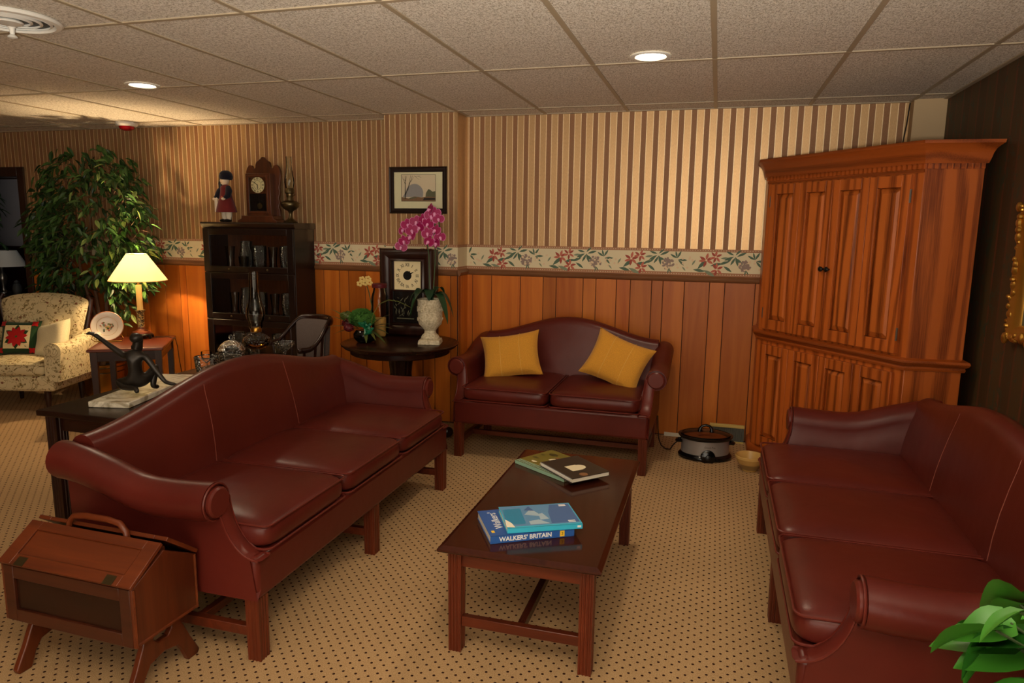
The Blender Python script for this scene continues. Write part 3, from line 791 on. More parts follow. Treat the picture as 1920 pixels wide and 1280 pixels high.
A.mat(3).box(0.004, 0.331, 0.003, 0.03, .0181, .0184)
for k in range(22): A.mat(0).box(0.012 + k * .0145, 0.018 + k * .0145, 0.006, 0.026, .0184, .0187)
A.build('cover_picture', ['book_green_dark', 'print_brown', 'print_cream', 'book_mint'], b, smooth=0)
MB().box(0, 0.335, -0.0006, 0, 0.001, 0.017).build('spine_label', 'book_mint', b, smooth=0)
b = thing('notebook', 'black spiral-bound notebook with cream arch emblem on the coffee table', 'book', (-0.741, 3.066, TZ + 0.0205), R(-43.6))
MB().box(0, 0.255, 0.004, 0.212, 0.018, 0.020).build('front_cover', 'book_black', b)
MB().box(0, 0.255, 0.004, 0.212, 0, 0.002).build('back_cover', 'book_black', b)
MB().box(0.002, 0.253, 0.006, 0.208, 0.002, 0.018).build('pages', 'paper', b, smooth=0)
sp_ = MB()
for k in range(30):
    x = 0.006 + k * 0.0084; sp_.tube([(x, 0.004 + 0.009 * math.cos(q * PI / 4), 0.010 + 0.0115 * math.sin(q * PI / 4)) for q in range(8)], 0.0009, 4, True)
sp_.build('spiral_binding', 'steel', b)['kind'] = 'stuff'
A = MB(); pts = [(0.105, 0.065), (0.175, 0.065), (0.175, 0.125)] + arc(0.14, 0.125, 0.03, 0, 180, 8) + [(0.105, 0.125)]
A.poly([(p[0], p[1], 0.0203) for p in pts]); A.build('emblem', 'print_cream', b, smooth=0, fix=False)
A = MB().lathe([(0.020, 0), (0.020, 0.0003)], 20, (0.228, 0.085, 0.02)); A.build('round_sticker', 'print_brown', b)

# ---------------------------------------------------------------- sewing box
t = thing('sewing_box', 'dark wooden sewing cabinet with sloping lids and curved feet beside the sofa end', 'sewing box', (-1.99, 1.787, 0), R(-1.5))
hw_, hd, z0, z1, zr = 0.272, 0.126, 0.195, 0.395, 0.482
def panel_frame(mb, x0, x1, z0_, z1_, st):   # in x-z, thickness 0..0.014 towards -y
    mb.box(x0, x0 + st, -0.014, 0, z0_, z1_).box(x1 - st, x1, -0.014, 0, z0_, z1_).box(x0 + st, x1 - st, -0.014, 0, z0_, z0_ + st).box(x0 + st, x1 - st, -0.014, 0, z1_ - st, z1_)
    return mb
for sgn, rz_ in ((-1, 0), (1, PI)):
    panel_frame(MB(), -hw_, hw_, z0, z1, 0.044).build('side_frame', 'cherry_dark', t, bevel=0.002, loc=(0, sgn * hd, 0), rot=(0, 0, rz_))
    MB().box(-hw_ + .044, hw_ - .044, -0.005, 0, z0 + .044, z1 - .044).build('side_panel', 'dark_wood_x', t, smooth=0, loc=(0, sgn * hd, 0), rot=(0, 0, rz_))
MB().box(-hw_ + .01, hw_ - .01, -hd, hd, z0, z0 + 0.014).build('bottom', 'cherry_dark', t)
for sx in (-1, 1):
    MB().prism([(-hd - .012, z0), (hd + .012, z0), (hd + .012, z1), (0, zr - .012), (-hd - .012, z1)], sx * hw_ - .008, sx * hw_ + .008, 'x').build('end_panel', 'cherry_z', t, bevel=0.002)
    # raised edge strips round the end
    for a, b_ in (((-hd - .006, z0 + .006), (hd + .006, z0 + .006)), ((hd + .006, z0), (hd + .006, z1)), ((-hd - .006, z0), (-hd - .006, z1))):
        MB().tube([(sx * (hw_ + .007), a[0], a[1]), (sx * (hw_ + .007), b_[0], b_[1])], 0.006, 6).build('end_moulding', 'cherry', t)
    # bracket with two curved feet
    pf = [(-.15, 0), (-.105, .0), (-.085, .05), (-.06, .085), (0, .098), (.06, .085), (.085, .05), (.105, 0), (.15, 0), (.158, .016), (.14, .05), (.118, .09), (.10, .13), (.085, .16), (.075, .20),
          (.035, .20), (.04, .165), (.02, .145), (-.02, .145), (-.04, .165), (-.035, .20), (-.075, .20), (-.085, .16), (-.10, .13), (-.118, .09), (-.14, .05), (-.158, .016)]
    n = len(pf)
    MB().prism(pf, sx * (hw_ - .03) - .012, sx * (hw_ - .03) + .012, 'x').build('foot_bracket', 'cherry_z', t, bevel=0.004)
sl = math.atan2(zr - z1, hd); LL = math.hypot(zr - z1, hd) + 0.012
for sgn, rz_, op in ((-1, 0, 0.0), (1, PI, R(3))):
    lid = MB()
    st = 0.042
    lid.box(-hw_ - .012, -hw_ + st, 0, LL, 0, .014).box(hw_ - st, hw_ + .012, 0, LL, 0, .014).box(-hw_ + st, hw_ - st, 0, st - .004, 0, .014).box(-hw_ + st, hw_ - st, LL - st + .010, LL, 0, .014)
    l = lid.build('lid', 'cherry', t, bevel=0.002, loc=(0, sgn * (hd + .014), z1 + .002), rot=(sl + op if sgn < 0 else sl + op, 0, rz_))
    MB().box(-hw_ + st, hw_ - st, st - .004, LL - st + .01, 0.001, .008).build('lid_panel', 'cherry', l, smooth=0)
    MB().tube([(-hw_ + st, st - .004, .011), (hw_ - st, st - .004, .011), (hw_ - st, LL - st + .01, .011), (-hw_ + st, LL - st + .01, .011)], 0.003, 6, True).build('lid_moulding', 'cherry_z', l)
    for x in (-.19, .19): MB().box(x - .02, x + .02, -.002, .03, .0142, .0155).build('hinge', 'old_brass', l)
MB().tube([(-.13, 0, zr - .01), (-.125, 0, zr + .03), (-.10, 0, zr + .055), (-.05, 0, zr + .062), (.05, 0, zr + .062), (.10, 0, zr + .055), (.125, 0, zr + .03), (.13, 0, zr - .01)], 0.011, 10).build('handle', 'cherry', t)
MB().box(-hw_, hw_, -.012, .012, zr - .03, zr - .004).build('ridge', 'cherry_dark', t)

# ---------------------------------------------------------------- oak corner cabinet
ang = math.atan2(4.13 - 5.02, 1.0 - 0.30); FL = math.hypot(0.70, 0.89)
t = thing('corner_cabinet', 'tall honey oak corner cabinet with panelled folding doors and dentil crown', 'cabinet', (0.30, 5.02, 0), ang)
Mi = Matrix.Translation((0.30, 5.02, 0)) @ Matrix.Rotation(ang, 4, 'Z'); Mi.invert()
def cl_(x, y): p = Mi @ Vector((x, y, 0)); return (p.x, p.y)
foot = [(0.30, 5.02), (1.0, 4.13), (1.275, 4.15), (1.275, 5.03), (1.10, 5.17), (0.62, 5.255), (0.30, 5.255)]
fl = [cl_(*p) for p in foot]
def offs(d):   # front polyline pushed outwards by d: L back, L, M, R, R back
    Lb, L_, M_, R_, Rb = Vector(fl[-1]), Vector(fl[0]), Vector(fl[1]), Vector(fl[2]), Vector(fl[3])
    out = []
    pts = [Lb, L_, M_, R_, Rb]
    for i, p in enumerate(pts):
        ns = []
        for a, b_ in ((i - 1, i), (i, i + 1)):
            if 0 <= a and b_ < 5:
                e = (pts[b_] - pts[a]).normalized(); ns.append(Vector((e.y, -e.x)))
        if len(ns) == 1: out.append(p + ns[0] * d)
        else:
            n_ = (ns[0] + ns[1]).normalized(); out.append(p + n_ * (d / max(.3, n_.dot(ns[0]))))
    return out
def moulding(name, prof, mat):
    """prof: list of (out, z); follows the front of the cabinet"""
    vs = []; fs = []; n = len(prof)
    cols = [offs(d) for d, z in prof]
    for k in range(5):
        for j, (d, z) in enumerate(prof): vs.append((cols[j][k].x, cols[j][k].y, z))
    for k in range(4):
        for j in range(n - 1): fs.append((k * n + j, k * n + j + 1, (k + 1) * n + j + 1, (k + 1) * n + j))
    back = len(vs); vs += [(fl[0][0] + .1, fl[0][1] + .2, prof[-1][1]), (fl[0][0] + .1, fl[0][1] + .2, prof[0][1])]
    fs.append((n - 1, 2 * n - 1, 3 * n - 1, 4 * n - 1, 5 * n - 1)); fs.append((0, n, 2 * n, 3 * n, 4 * n))
    fs.append(tuple(range(n))); fs.append(tuple(4 * n + j for j in range(n)))
    return MB().add(vs[:back], fs).build(name, mat, t)
MB().prism(fl, 0.86, 1.90, 'z').build('upper_body', 'oak', t, bevel=0.003)
MB().prism(fl, 0.06, 0.83, 'z').build('lower_body', 'oak', t, bevel=0.003)
moulding('waist_moulding', [(-.01, .815), (.012, .82), (.016, .832), (.012, .842), (.026, .852), (.032, .864), (.028, .876), (.008, .884), (-.01, .886)], 'oak_x')
moulding('crown_moulding', [(-.01, 1.895), (.012, 1.897), (.016, 1.912), (.020, 1.925), (.024, 1.945), (.034, 1.968), (.052, 1.986), (.060, 1.992), (.062, 2.008), (-.01, 2.010)], 'oak_x')
moulding('plinth', [(-.01, 0.0), (.022, 0.0), (.022, .055), (.016, .07), (.002, .082), (-.01, .084)], 'oak_x')
dm = MB(); oo = offs(0.0)
for a, b_ in ((oo[1], oo[2]), (oo[2], oo[3])):
    e = b_ - a; L_ = e.length; n = int(L_ / 0.030); e.normalize(); nn = Vector((e.y, -e.x))
    for k in range(n):
        c = a + e * ((k + .5) * L_ / n)
        dm.xf(Matrix.Translation((c.x, c.y, 0)) @ Matrix.Rotation(math.atan2(e.y, e.x), 4, 'Z')).box(-.009, .009, -.020, 0.0, 1.870, 1.897)
dm.xf(None).build('dentil_moulding', 'oak_x', t, smooth=0)['kind'] = 'stuff'
MB().box(.0, FL, -.006, 0, 1.852, 1.868).build('frieze', 'oak_x', t)
def pdoor(x0, x1, z0_, z1_, knob=None):
    st = 0.052; y = -0.024
    d = MB().box(x0, x0 + st, y, 0, z0_, z1_).box(x1 - st, x1, y, 0, z0_, z1_).box(x0 + st, x1 - st, y, 0, z0_, z0_ + st * 1.3).box(x0 + st, x1 - st, y, 0, z1_ - st * 1.2, z1_).build('door', 'oak', t, bevel=0.002)
    a0, a1, b0, b1 = x0 + st, x1 - st, z0_ + st * 1.3, z1_ - st * 1.2; g = 0.030
    MB().tube([(a0 + .002, y + .005, b0 + .002), (a1 - .002, y + .005, b0 + .002), (a1 - .002, y + .005, b1 - .002), (a0 + .002, y + .005, b1 - .002)], .0055, 8, True).build('panel_moulding', 'oak_moulding', d)
    MB().add([(a0, -.002, b0), (a1, -.002, b0), (a1, -.002, b1), (a0, -.002, b1), (a0 + g, -.020, b0 + g), (a1 - g, -.020, b0 + g), (a1 - g, -.020, b1 - g), (a0 + g, -.020, b1 - g)],
             [(0, 1, 5, 4), (1, 2, 6, 5), (2, 3, 7, 6), (3, 0, 4, 7), (4, 5, 6, 7)]).build('panel', 'oak_panel', d, smooth=0, fix=False)
    if knob:
        MB().xf(Matrix.Translation((knob, y, 1.325)) @ Matrix.Rotation(PI / 2, 4, 'X')).lathe([(.006, 0), (.006, .012), (.014, .018), (.016, .026), (.011, .033), (0, .035)], 16).build('knob', 'black', d)
    return d
mg = 0.055; DW = (FL - 2 * mg) / 4
for i in range(4):
    x0, x1 = mg + i * DW, mg + (i + 1) * DW
    d = pdoor(x0 + .0015, x1 - .0015, 0.90, 1.845, x1 - .022 if i == 1 else (x0 + .022 if i == 2 else None))
    if i in (0, 3):
        for z in (0.97, 1.70): MB().tube([(x0 - .002 if i == 0 else x1 + .002, -.020, z), (x0 - .002 if i == 0 else x1 + .002, -.020, z + .07)], .0055, 8).build('hinge', 'steel', d)
    pdoor(x0 + .0015, x1 - .0015, 0.10, 0.795)
MB().tube([(1.149, 5.268, 2.38), (1.14, 5.262, 2.25), (1.124, 5.25, 2.12), (1.11, 5.24, 1.9)], 0.004, 6).build('cable', 'black')
tag(bpy.data.objects['cable'], 'thin black cable hanging from the ceiling behind the oak cabinet', 'cable')
# ---------------------------------------------------------------- console table behind the sofa
t = thing('console_table', 'dark wooden console table standing behind the long sofa', 'table', (-2.64, 3.15, 0))
MB().box(-.29, .27, -.79, .79, .672, .70).build('tabletop', 'dark_wood_x', t, bevel=0.006)
for sx in (-1, 1):
    for sy in (-1, 1):
        fluted(sx * .225 - .01, sy * .735, .06, 0, .672).build('leg', 'dark_wood', t)
    MB().box(sx * .225 - .02, sx * .225, -.70, .70, .60, .672).build('apron', 'dark_wood_x', t)
    MB().box(-.20, .18, sx * .735 - .01, sx * .735 + .01, .60, .672).build('apron', 'dark_wood_x', t)
# marble slab + bronze figure
sl_ = MB().prism([(-2.745, 2.47), (-2.555, 2.515), (-2.70, 3.13), (-2.89, 3.085)], .7005, .728, 'z').build('marble_slab', 'marble', bevel=0.004)
tag(sl_, 'veined cream marble slab lying on the dark console table', 'slab')
def skin_body(name, joints, bones, mat, parent, loc=(0, 0, 0), rot=(0, 0, 0), scale=1.0, root=0, sub=2):
    me = bpy.data.meshes.new(name); me.from_pydata([tuple(c * scale for c in j[0]) for j in joints], bones, []); me.update()
    o = bpy.data.objects.new(name, me); C.objects.link(o); o.location = loc; o.rotation_euler = rot
    if parent is not None: o.parent = parent
    sk = o.modifiers.new('skin', 'SKIN'); sk.use_smooth_shade = True
    for i, j in enumerate(joints):
        r = j[1] if isinstance(j[1], tuple) else (j[1], j[1])
        v = me.skin_vertices[0].data[i]; v.radius = (r[0] * scale, r[1] * scale); v.use_root = (i == root)
    su = o.modifiers.new('sub', 'SUBSURF'); su.levels = sub; su.render_levels = sub
    dg = bpy.context.evaluated_depsgraph_get(); me2 = bpy.data.meshes.new_from_object(o.evaluated_get(dg))
    o.modifiers.clear(); old = o.data; o.data = me2; bpy.data.meshes.remove(old)
    me2.materials.clear(); me2.materials.append(MATS[mat]); me2.polygons.foreach_set('use_smooth', [True] * len(me2.polygons))
    return o
# seen from behind: x right, y away, z up, unit = metres
J = [((0, 0, .055), (.036, .030)), ((0.003, .0, .09), (.030, .024)), ((.002, -.004, .135), (.036, .026)), ((.004, -.002, .168), (.030, .022)), ((.008, .004, .188), .014), ((.014, .010, .208), .020), ((.016, .012, .232), .024), ((.016, .012, .252), .017),
     ((-.042, .0, .166), .016), ((-.092, .010, .205), .0125), ((-.135, .022, .238), .0095), ((-.158, .026, .256), .010),
     ((.048, -.004, .158), .016), ((.082, -.012, .105), .0125), ((.122, -.022, .050), .0095), ((.148, -.030, .042), .009), ((.168, -.034, .041), .005),
     ((-.030, .004, .045), .026), ((-.085, .030, .042), .020), ((-.045, -.018, .030), .015), ((.012, -.046, .030), .012), ((.020, -.058, .012), .009),
     ((.036, .006, .048), .027), ((.072, .052, .112), .019), ((.064, .030, .060), .016), ((.060, .022, .022), .013), ((.075, .050, .013), .010)]
B = [(0, 1), (1, 2), (2, 3), (3, 4), (4, 5), (5, 6), (6, 7), (3, 8), (8, 9), (9, 10), (10, 11), (3, 12), (12, 13), (13, 14), (14, 15), (15, 16), (0, 17), (17, 18), (18, 19), (19, 20), (20, 21), (0, 22), (22, 23), (23, 24), (24, 25), (25, 26)]
st = thing('bronze_figure', 'small dark bronze nude figure seated with one arm raised on the marble slab', 'sculpture', (-2.67, 2.68, .7285), R(28))
st.scale = (1.12, 1.12, 1.12)
skin_body('figure', [(p_, (r_[0] * 1.12, r_[1] * 1.15) if isinstance(r_, tuple) else r_ * .98) for p_, r_ in J], B, 'bronze', st)
MB().tube([(-.158, .026, .256), (-.176, .022, .262), (-.186, .020, .258)], [.009, .007, .004], 8).build('raised_hand', 'bronze', st)
for k, a in enumerate((-18, -4, 10, 22)):
    MB().tube([(.150, -.030, .042), (.150 + .026 * math.cos(R(a - 12)), -.030 + .026 * math.sin(R(a - 12)), .036), (.150 + .042 * math.cos(R(a - 12)), -.030 + .042 * math.sin(R(a - 12)), .026)], [.0045, .004, .003], 6).build('finger', 'bronze', st)
MB().ell((.022, .034, .232), (.006, .006, .005), 8, 6).build('nose', 'bronze', st)
MB().ell((.012, .004, .240), (.027, .026, .022), 14, 8).build('hair', 'bronze', st)

# ---------------------------------------------------------------- glass on the console table
def oil_lamp(name, label, loc, font, s=1.0, metal=None, ch='glass'):
    L = thing(name, label, 'oil lamp', loc)
    if metal:
        MB().lathe([(.055, 0), (.058, .006), (.050, .014), (.030, .026), (.016, .045), (.014, .075), (.020, .092), (.030, .100), (.052, .112), (.072, .135), (.076, .150), (.072, .162), (.050, .176), (.030, .182), (.026, .205), (.030, .212), (.030, .235)], 28).build('metal_font', metal, L)
        MB().lathe([(.031, .235), (.040, .243), (.038, .268), (.032, .280)], 24).build('burner', metal, L)
        MB().tube([(.03, 0, .225), (.05, 0, .225)], .003, 6).build('wick_key', metal, L)
        c0, hh = .270, [(.030, 0), (.034, .02), (.040, .055), (.038, .085), (.030, .12), (.024, .16), (.022, .20), (.023, .262)]
    else:
        MB().olathe([(.0, 0.002), (.058, 0), (.060, .008), (.042, .020), (.018, .034), (.014, .060), (.018, .078), (.040, .088), (.072, .108), (.082, .130), (.078, .152), (.055, .172), (.032, .184), (.026, .19)], 28).build('glass_font', 'cut_glass', L)
        MB().lathe([(.016, .084), (.040, .092), (.070, .110), (.078, .126), (0, .127)], 24).build('lamp_oil', 'oil', L)
        MB().lathe([(.024, .188), (.032, .192), (.034, .208), (.028, .222)], 20).build('burner', 'brass', L)
        MB().tube([(-.075, 0, .13), (-.10, 0, .15), (-.105, 0, .172), (-.085, 0, .17)], .004, 6).build('finger_handle', 'cut_glass', L)
        c0, hh = .215, [(.040, 0), (.041, .03), (.052, .055), (.056, .082), (.052, .115), (.040, .155), (.032, .20), (.0295, .25), (.030, .345)]
    pr_ = [(r, z + c0) for r, z in hh]
    MB().olathe(pr_ + [(r - .0016, z) for r, z in reversed(pr_)], 28).build('chimney', ch, L)
    return L
oil_lamp('oil_lamp', 'clear glass oil lamp with tall bulging chimney on the console table', (-2.70, 3.66, .7005), None)
def vessel(mb, pr_, th=.004, n=24, c=(0, 0, 0)):
    return mb.olathe(pr_ + [(max(0.0005, r - th), z + (th if i == len(pr_) - 1 else 0)) for i, (r, z) in reversed(list(enumerate(pr_)))], n, c)
j = thing('glass_jar', 'lidded cut glass biscuit jar beside the glass oil lamp', 'jar', (-2.70, 3.425, .7005))
vessel(MB(), [(.001, .002), (.055, .0), (.060, .01), (.070, .05), (.076, .10), (.074, .118)]).build('bowl', 'cut_glass', j)
l = vessel(MB(), [(.078, .119), (.074, .128), (.060, .150), (.035, .168), (.012, .176), (.001, .178)], .003).build('lid', 'cut_glass', j)
MB().ell((0, 0, .192), (.014, .014, .016), 10, 6).build('lid_knob', 'cut_glass', l)
j = thing('glass_bowl', 'squat cut glass bowl nearest the bronze figure on the console table', 'bowl', (-2.69, 3.20, .7005))
vessel(MB(), [(.001, .003), (.045, .0), (.052, .02), (.062, .07), (.066, .115)]).build('bowl', 'cut_glass', j); MB().tube([(.064 * math.cos(a * PI / 10), .064 * math.sin(a * PI / 10), .115) for a in range(20)], .003, 6, True).build('rim', 'cut_glass', j)
j = thing('glass_goblet', 'small stemmed glass between the squat bowl and the lidded jar', 'glass', (-2.80, 3.33, .7005))
vessel(MB(), [(.001, .002), (.030, 0), (.006, .010), (.006, .05), (.026, .07), (.030, .10), (.029, .115)], .002, 18).build('bowl', 'glass', j)
j = thing('glass_compote', 'low stemmed glass dish behind the sofa hump beside the glass oil lamp', 'dish', (-2.60, 3.80, .7005))
vessel(MB(), [(.001, .002), (.040, 0), (.012, .014), (.010, .05), (.04, .075), (.062, .095), (.066, .11)], .003, 22).build('bowl', 'cut_glass', j)

# ---------------------------------------------------------------- barrel chair
t = thing('barrel_chair', 'dark curved-back wooden chair with grey padded back behind the sofa', 'chair', (-2.915, 4.42, 0), R(-28))
MB().lathe([(.0, .40), (.22, .40), (.23, .41), (.23, .43), (.22, .445), (0, .45)], 32).build('seat', 'dark_wood_x', t)
MB().lathe([(.0, .448), (.195, .45), (.20, .47), (.17, .49), (0, .495)], 32).build('seat_pad', 'grey_fabric', t)
for a in (45, 135, 225, 315):
    MB().tube([(.19 * math.cos(R(a)), .19 * math.sin(R(a)), .41), (.23 * math.cos(R(a)), .23 * math.sin(R(a)), 0)], [.020, .013], 10).build('leg', 'dark_wood', t)
def rail_z(a):   # a: angle, 90 = rear centre
    d = abs(a - 90) / 115.0; return .850 - .175 * sst(.42, .9, d)
def railfn(i, j):
    a = lerp(-25, 205, i); q = 2 * PI * j; r0 = .245
    rr2 = .020 + .012 * max(0, math.cos(R(a - 90)))
    return ((r0 + .016 * math.cos(q)) * math.cos(R(a)), (r0 + .016 * math.cos(q)) * math.sin(R(a)), rail_z(a) + rr2 * math.sin(q))
MB().grid(railfn, 44, 12, cv=True).build('top_rail', 'dark_wood_x', t)
for a in (-25, 205): MB().ell((.245 * math.cos(R(a)), .245 * math.sin(R(a)), rail_z(a)), (.024, .024, .022), 12, 8).build('rail_end', 'dark_wood', t)
def padfn(sg):
    def fn(i, j):
        a = lerp(28, 152, i); z = lerp(.50, rail_z(a) - .005, j); b_ = .018 * math.sin(PI * j) ** .5 * math.sin(PI * i) ** .4
        r0 = lerp(.21, .230, j) - (b_ if sg < 0 else -.01)
        return (r0 * math.cos(R(a)), r0 * math.sin(R(a)), z)
    return fn
pm = MB(); pm.grid(padfn(-1), 20, 12).grid(padfn(1), 20, 12); pm.build('back_pad', 'grey_fabric', t)
for a in (-18, 2, 18, 162, 178, 198):
    MB().tube([(.205 * math.cos(R(a)), .205 * math.sin(R(a)), .43), (.243 * math.cos(R(a)), .243 * math.sin(R(a)), rail_z(a))], .010, 8).build('spindle', 'dark_wood', t)

# ---------------------------------------------------------------- glazed bookcase
BX0, BX1, BY0, BY1, BZ = -4.145, -3.275, 4.975, 5.268, 1.562
t = thing('bookcase', 'black-brown stacking bookcase with glass fronts against the back wall', 'bookcase', (BX0, BY0, 0))
Wb, Db = BX1 - BX0, BY1 - BY0
MB().prism([(-.012, BZ), (-.016, BZ - .012), (-.008, BZ - .030), (0.004, BZ - .048), (Db, BZ - .048), (Db, BZ)], -.012, Wb + .012, 'x').build('cornice', 'black_wood', t)
for x in (0, Wb - .022): MB().box(x, x + .022, 0.004, Db, .06, BZ - .048).build('side', 'black_wood', t, bevel=.002)
MB().box(.022, Wb - .022, Db - .012, Db, .06, BZ - .048).build('back', 'walnut', t)
MB().box(-.008, Wb + .008, -.008, Db, 0, .075).build('plinth', 'black_wood', t, bevel=.004)
shelves = [.075, .405, .755, 1.15, BZ - .048]
for k in range(4):
    za, zb_ = shelves[k], shelves[k + 1]
    MB().box(.022, Wb - .022, .01, Db - .012, za, za + .018).build('shelf', 'black_wood', t)
    d = MB().box(.004, .062, -.012, .008, za + .004, zb_ - .004).box(Wb - .062, Wb - .004, -.012, .008, za + .004, zb_ - .004).box(.062, Wb - .062, -.012, .008, za + .004, za + .05).box(.062, Wb - .062, -.012, .008, zb_ - .055, zb_ - .004).build('door', 'black_wood', t, bevel=.002)
    MB().box(.062, Wb - .062, -.003, 0, za + .05, zb_ - .055).build('pane', 'glass', d, smooth=0)
    for x in (.25, Wb - .25): MB().ell((x, -.016, za + .027), (.009, .008, .009), 10, 6).build('knob', 'old_brass', d)
def tumbler(label, x, y, z, pr_, grp, mat='glass', cat='glass', name='drinking_glass'):
    o = vessel(MB(), pr_, .0025, 18).build(name, mat, loc=(x, y, z)); tag(o, label, cat, grp)
ptall = [(.001, .003), (.034, 0), (.036, .02), (.030, .05), (.034, .12), (.040, .19)]
pcut = [(.001, .003), (.045, 0), (.050, .02), (.056, .10), (.058, .18), (.055, .20)]
pcup = [(.001, .003), (.030, 0), (.034, .03), (.040, .08), (.042, .11)]
ppit = [(.001, .003), (.050, 0), (.060, .04), (.062, .12), (.045, .19), (.050, .235)]
zs = 1.1685
tumbler('tall waisted glass at the lamp end of the bookcase top shelf', -3.985, 5.10, zs, ptall, 'top shelf glassware')
tumbler('sparkling cut glass pitcher on the bookcase top shelf, left of centre', -3.835, 5.12, zs, ppit, 'top shelf glassware', 'cut_glass', 'pitcher', 'glass_pitcher')
tumbler('cut glass vase in the middle of the bookcase top shelf', -3.70, 5.11, zs, pcut, 'top shelf glassware', 'cut_glass', 'vase', 'glass_vase')
tumbler('plain tall glass right of centre on the bookcase top shelf', -3.565, 5.10, zs, ptall, 'top shelf glassware')
tumbler('cut glass tumbler at the right end of the bookcase top shelf', -3.44, 5.11, zs, pcut, 'top shelf glassware', 'cut_glass')
tumbler('short glass cup in front of the pitcher on the bookcase top shelf', -3.80, 5.03, zs, pcup, 'top shelf glassware')
zs = .7735
for k, (x, p_, m_, l_) in enumerate(((-3.97, ptall, 'glass', 'plain glass at the lamp end of the bookcase second shelf'), (-3.84, ppit, 'cut_glass', 'cut glass jug on the bookcase second shelf, left of the oil lamp chimney'), (-3.71, pcut, 'cut_glass', 'cut glass tumbler seen behind the oil lamp chimney in the bookcase'),
                                    (-3.57, ptall, 'glass', 'plain tall glass right of centre on the bookcase second shelf'), (-3.44, pcut, 'cut_glass', 'cut glass tumbler at the right end of the bookcase second shelf'))):
    tumbler(l_, x, 5.11, zs, p_, 'second shelf glassware', m_)
zs = .4235
for k, (x, l_) in enumerate(((-3.95, 'small cut glass cup at the lamp end of the bookcase third shelf'), (-3.80, 'small cut glass cup second from the lamp end on the bookcase third shelf'), (-3.55, 'small cut glass cup on the bookcase third shelf towards the grey chair'))):
    tumbler(l_, x, 5.11, zs, pcut, 'third shelf glassware', 'cut_glass')

# on the bookcase: doll, mantel clock, metal oil lamp
t = thing('doll', 'porcelain doll in black hat and red plaid coat on top of the bookcase', 'doll', (-4.0, 5.10, BZ + .0005), R(-24))
for x in (-.036, .036):
    MB().ell((x, -.012, .014), (.022, .036, .0138), 12, 6).build('shoe', 'black', t)
    MB().tube([(x, 0, .02), (x, 0, .05), (x, 0, .12)], [.016, .026, .030], 12).build('pantaloon', 'doll_white', t)
MB().lathe([(.098, .082), (.100, .088), (.092, .12), (.078, .16), (.062, .20), (.054, .235), (.048, .262), (.050, .285), (.034, .305), (.020, .312)], 24, sy=.8).build('coat', 'doll_red', t)
MB().prism([(-.03, .085), (.03, .085), (.024, .20), (-.024, .20)], -.088, -.064, 'y').build('apron', 'doll_white', t, loc=(-.040, .020, 0), rot=(0, 0, R(-32)))
for s in (-1, 1):
    MB().tube([(s * .044, 0, .285), (s * .075, -.012, .255), (s * .088, -.03, .215), (s * .078, -.055, .195)], [.022, .028, .024, .014], 10).build('sleeve', 'doll_navy', t)
    MB().ell((s * .074, -.066, .190), (.012, .016, .012), 10, 6).build('hand', 'porcelain', t)
    MB().tube([(s * .078 + .013 * math.cos(q), -.053 + .006 * math.sin(q), .196 + .013 * math.sin(q)) for q in [k * PI / 5 for k in range(10)]], .003, 5, True).build('cuff', 'doll_white', t)
MB().ell((0, -.004, .345), (.036, .038, .044), 18, 12).build('head', 'porcelain', t)
MB().ell((0, -.042, .342), (.005, .006, .006), 8, 6).build('nose', 'porcelain', t)
for s in (-1, 1): MB().ell((s * .014, -.037, .352), (.004, .003, .004), 8, 6).build('eye', 'black', t)
MB().ell((0, -.038, .328), (.008, .003, .003), 8, 6).build('mouth', 'doll_red', t)
MB().lathe([(.046, .350), (.054, .362), (.056, .380), (.050, .402), (.036, .418), (.018, .426), (0, .428)], 22, (.002, .008, 0)).build('hat', 'doll_navy', t)
MB().tube([(-.046, -.012, .36), (-.050, -.018, .32), (-.046, -.024, .285)], [.014, .016, .010], 8).build('hair', 'black', t)

t = thing('mantel_clock', 'carved wooden mantel clock with round dial on top of the bookcase', 'clock', (-3.672, 5.14, BZ + .0005))
half = [(.0, 0.0), (.150, 0), (.150, .10), (.138, .13), (.152, .17), (.140, .20), (.156, .25), (.148, .29), (.160, .33), (.166, .38), (.164, .42), (.150, .455), (.128, .475), (.105, .468), (.098, .45), (.085, .44), (.072, .452), (.070, .475), (.062, .498), (.040, .510), (.024, .522), (.012, .535), (0, .54)]
pts = [(x, z) for x, z in half] + [(-x, z) for x, z in reversed(half[1:-1])]
MB().prism(pts, .02, .045, 'y').build('carved_back', 'walnut', t, bevel=.003)
MB().box(-.118, .118, -.055, .03, .055, .40).build('case', 'walnut', t, bevel=.004)
MB().prism([(-.19, 0), (.19, 0), (.185, .018), (.155, .03), (.15, .055), (-.15, .055), (-.155, .03), (-.185, .018)], -.085, .05, 'y').build('base', 'walnut', t, bevel=.003)
d = MB().box(-.10, -.082, -.066, -.055, .075, .385).box(.082, .10, -.066, -.055, .075, .385).box(-.082, .082, -.066, -.055, .075, .093).box(-.082, .082, -.066, -.055, .367, .385).build('door', 'walnut', t, bevel=.002)
MB().box(-.082, .082, -.062, -.060, .093, .367).build('pane', 'glass', d, smooth=0)
